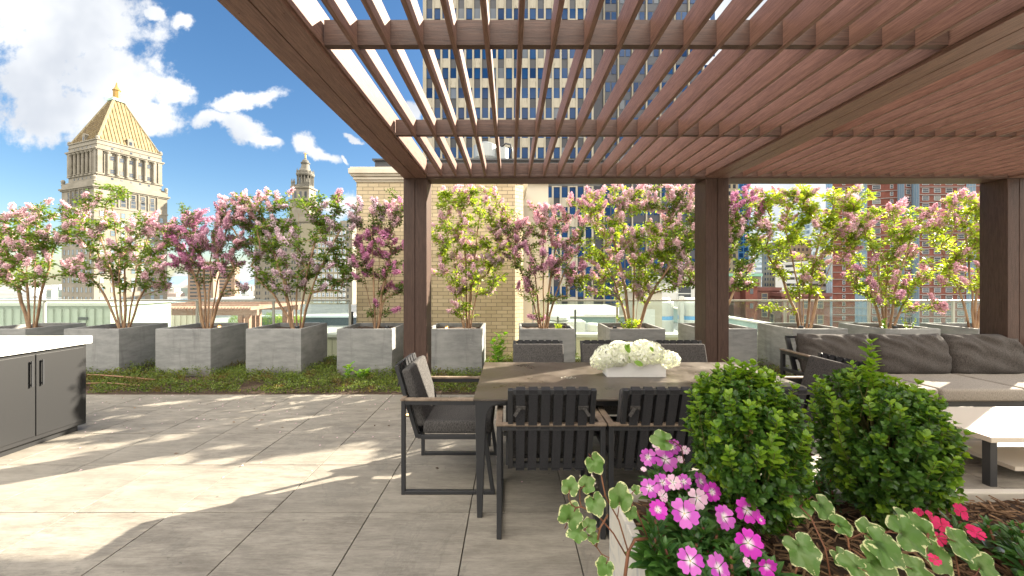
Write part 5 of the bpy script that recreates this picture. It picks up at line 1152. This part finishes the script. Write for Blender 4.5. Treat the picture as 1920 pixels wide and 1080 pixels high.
def ivy(loc, leaves, label, seed, trails):
    g = np.random.default_rng(seed); r = empty('ivy', loc, label=label, cat='ivy', group='variegated ivy in the stone trough')
    mb = MB()
    for tr_ in trails: mb.tube([tuple(xyz(*p)) for p in tr_[0]], tr_[1], 6)
    for (px, py, Y, size, rot, tilt, ax_) in leaves:
        c = xyz(px, py, Y); s = size*Y/F; nm = np.array([tilt*.6, -1., .35+tilt*.2]); nm = nm+np.array([0,0,ax_]); nm /= np.linalg.norm(nm)
        up = np.array([0,0,1.])-nm*nm[2]; up /= np.linalg.norm(up); rt = np.cross(up, nm); a = R(rot); d = up*math.cos(a)+rt*math.sin(a)
        s = s*(.88 if len(leaves) == 16 else 1); T_ = IT[int(g.integers(0, 4))]; P0 = c-d*s*.45
        me = npmesh('leaf', [batch(T_[0], T_[1], T_[2], frames(d[None], nm[None]), P0[None], np.array([[s*1.0, s, s]]))+(0,)], IVY); link('leaf', me, r, True)
        best = min((xyz(*p) for tr_ in trails for p in tr_[0]), key=lambda q: np.linalg.norm(q-P0)); mid = (P0+best)/2+np.array([0,.01,-.012]); a0 = P0+d*s*.32
        mb.tube([tuple(a0), tuple(P0), tuple(mid), tuple(best)], [.0011,.0013,.0015,.0017], 5)
    mb.build('vine', IVYS, r, True, smooth=True)
trA = [([(1213,1010,.99),(1190,1012,.96),(1178,1035,.94),(1172,1080,.93),(1168,1120,.93)], .0042),
       ([(1176,1045,.94),(1150,1000,.95),(1120,965,.96),(1090,950,.96),(1080,952,.96)], .0022), ([(1178,1035,.94),(1160,975,.96),(1135,930,.97),(1125,880,.97)], .002),
       ([(1118,1025,.95),(1125,990,.95),(1140,965,.96)], .0025), ([(1213,1005,.99),(1195,960,.99),(1180,940,.98)], .002), ([(1283,870,1.2),(1278,840,1.2),(1265,828,1.2)], .002)]
ivy((.36, .95, .75), [(1115,868,.97,42,150,.1,.0),(1069,913,.96,38,10,-.3,.1),(1100,908,.965,36,60,.1,.2),(1116,944,.955,44,160,-.1,.3),(1069,967,.96,52,25,-.2,.0),(1083,997,.95,42,-100,.1,.7),(1105,985,.95,30,60,.1,.7),
      (1163,934,.965,54,20,.2,.1),(1182,960,.97,30,200,.2,.2),(1242,826,1.2,46,-85,0,.8),(1134,1062,.93,40,205,-.7,0),(1112,1008,.95,24,120,.2,.4),(1192,918,1.0,20,60,.2,.3)],
    'variegated ivy trailing over the left rim of the trough', 81, trA)
trB = [([(1560,1100,.9),(1548,1030,.93),(1520,970,.97),(1500,950,.99)], .002), ([(1600,1090,.9),(1590,1010,.93),(1570,985,.95)], .002), ([(1620,1100,.88),(1632,1040,.9),(1655,1000,.93),(1690,990,.95)], .0025), ([(1720,1090,.9),(1735,1040,.92),(1740,1000,.94)], .0025), ([(1490,1080,.9),(1500,1040,.93)], .002), ([(1800,1090,.9),(1790,1030,.93)], .002)]
ivy((1.0, .85, .73), [(1500,948,1.0,58,-120,.1,.5),(1543,952,.99,56,150,.2,.3),(1504,1034,.93,82,165,-.1,.6),(1577,985,.95,50,100,.2,.9),(1575,1045,.93,44,160,0,.4),(1632,998,.93,64,80,.1,.8),(1655,1028,.90,86,140,.2,.5),
      (1645,1062,.88,88,130,.0,.5),(1700,1002,.93,86,100,.2,.7),(1727,992,.95,62,-10,.1,.3),(1752,1042,.92,78,150,.3,.4),(1692,970,.96,40,-20,.6,.1),(1600,1060,.88,60,-60,.1,.9),(1720,1072,.88,70,120,.1,.7),(1800,1020,.92,70,120,.2,.4),(1840,1060,.9,70,60,.1,.5)],
    'large cream-edged ivy leaves in front of the right boxwood', 82, trB)

# litter on the paving
g = np.random.default_rng(91); n = 260; P = np.stack([g.uniform(-7, 2, n), 5.0-np.abs(g.normal(0, .9, n)), np.full(n, .004)], 1); D = g.normal(size=(n,3)); D[:, 2] = 0
me = npmesh('fallen_blossom', [batch(*FLORET, frames(D, np.array([[0,0,1.]])+g.normal(size=(n,3))*.1), P, g.uniform(.008,.016,n))+(0,)], PETAL['light'])
link('fallen_blossom', me, label='scattered fallen pink blossom petals on the paving by the planting bed', cat='petals', kind='stuff')
n = 90; P = np.stack([g.uniform(-7, 2, n), 5.0-np.abs(g.normal(0, .8, n)), np.full(n, .005)], 1); D = g.normal(size=(n,3)); D[:, 2] = 0
me = npmesh('fallen_leaves', [batch(*LEAF2, frames(D, np.array([[0,0,1.]])+g.normal(size=(n,3))*.15), P, g.uniform(.02,.04,n))+(0,)], MULCH)
link('fallen_leaves', me, label='scattered dry brown leaves on the paving by the planting bed', cat='leaves', kind='stuff')
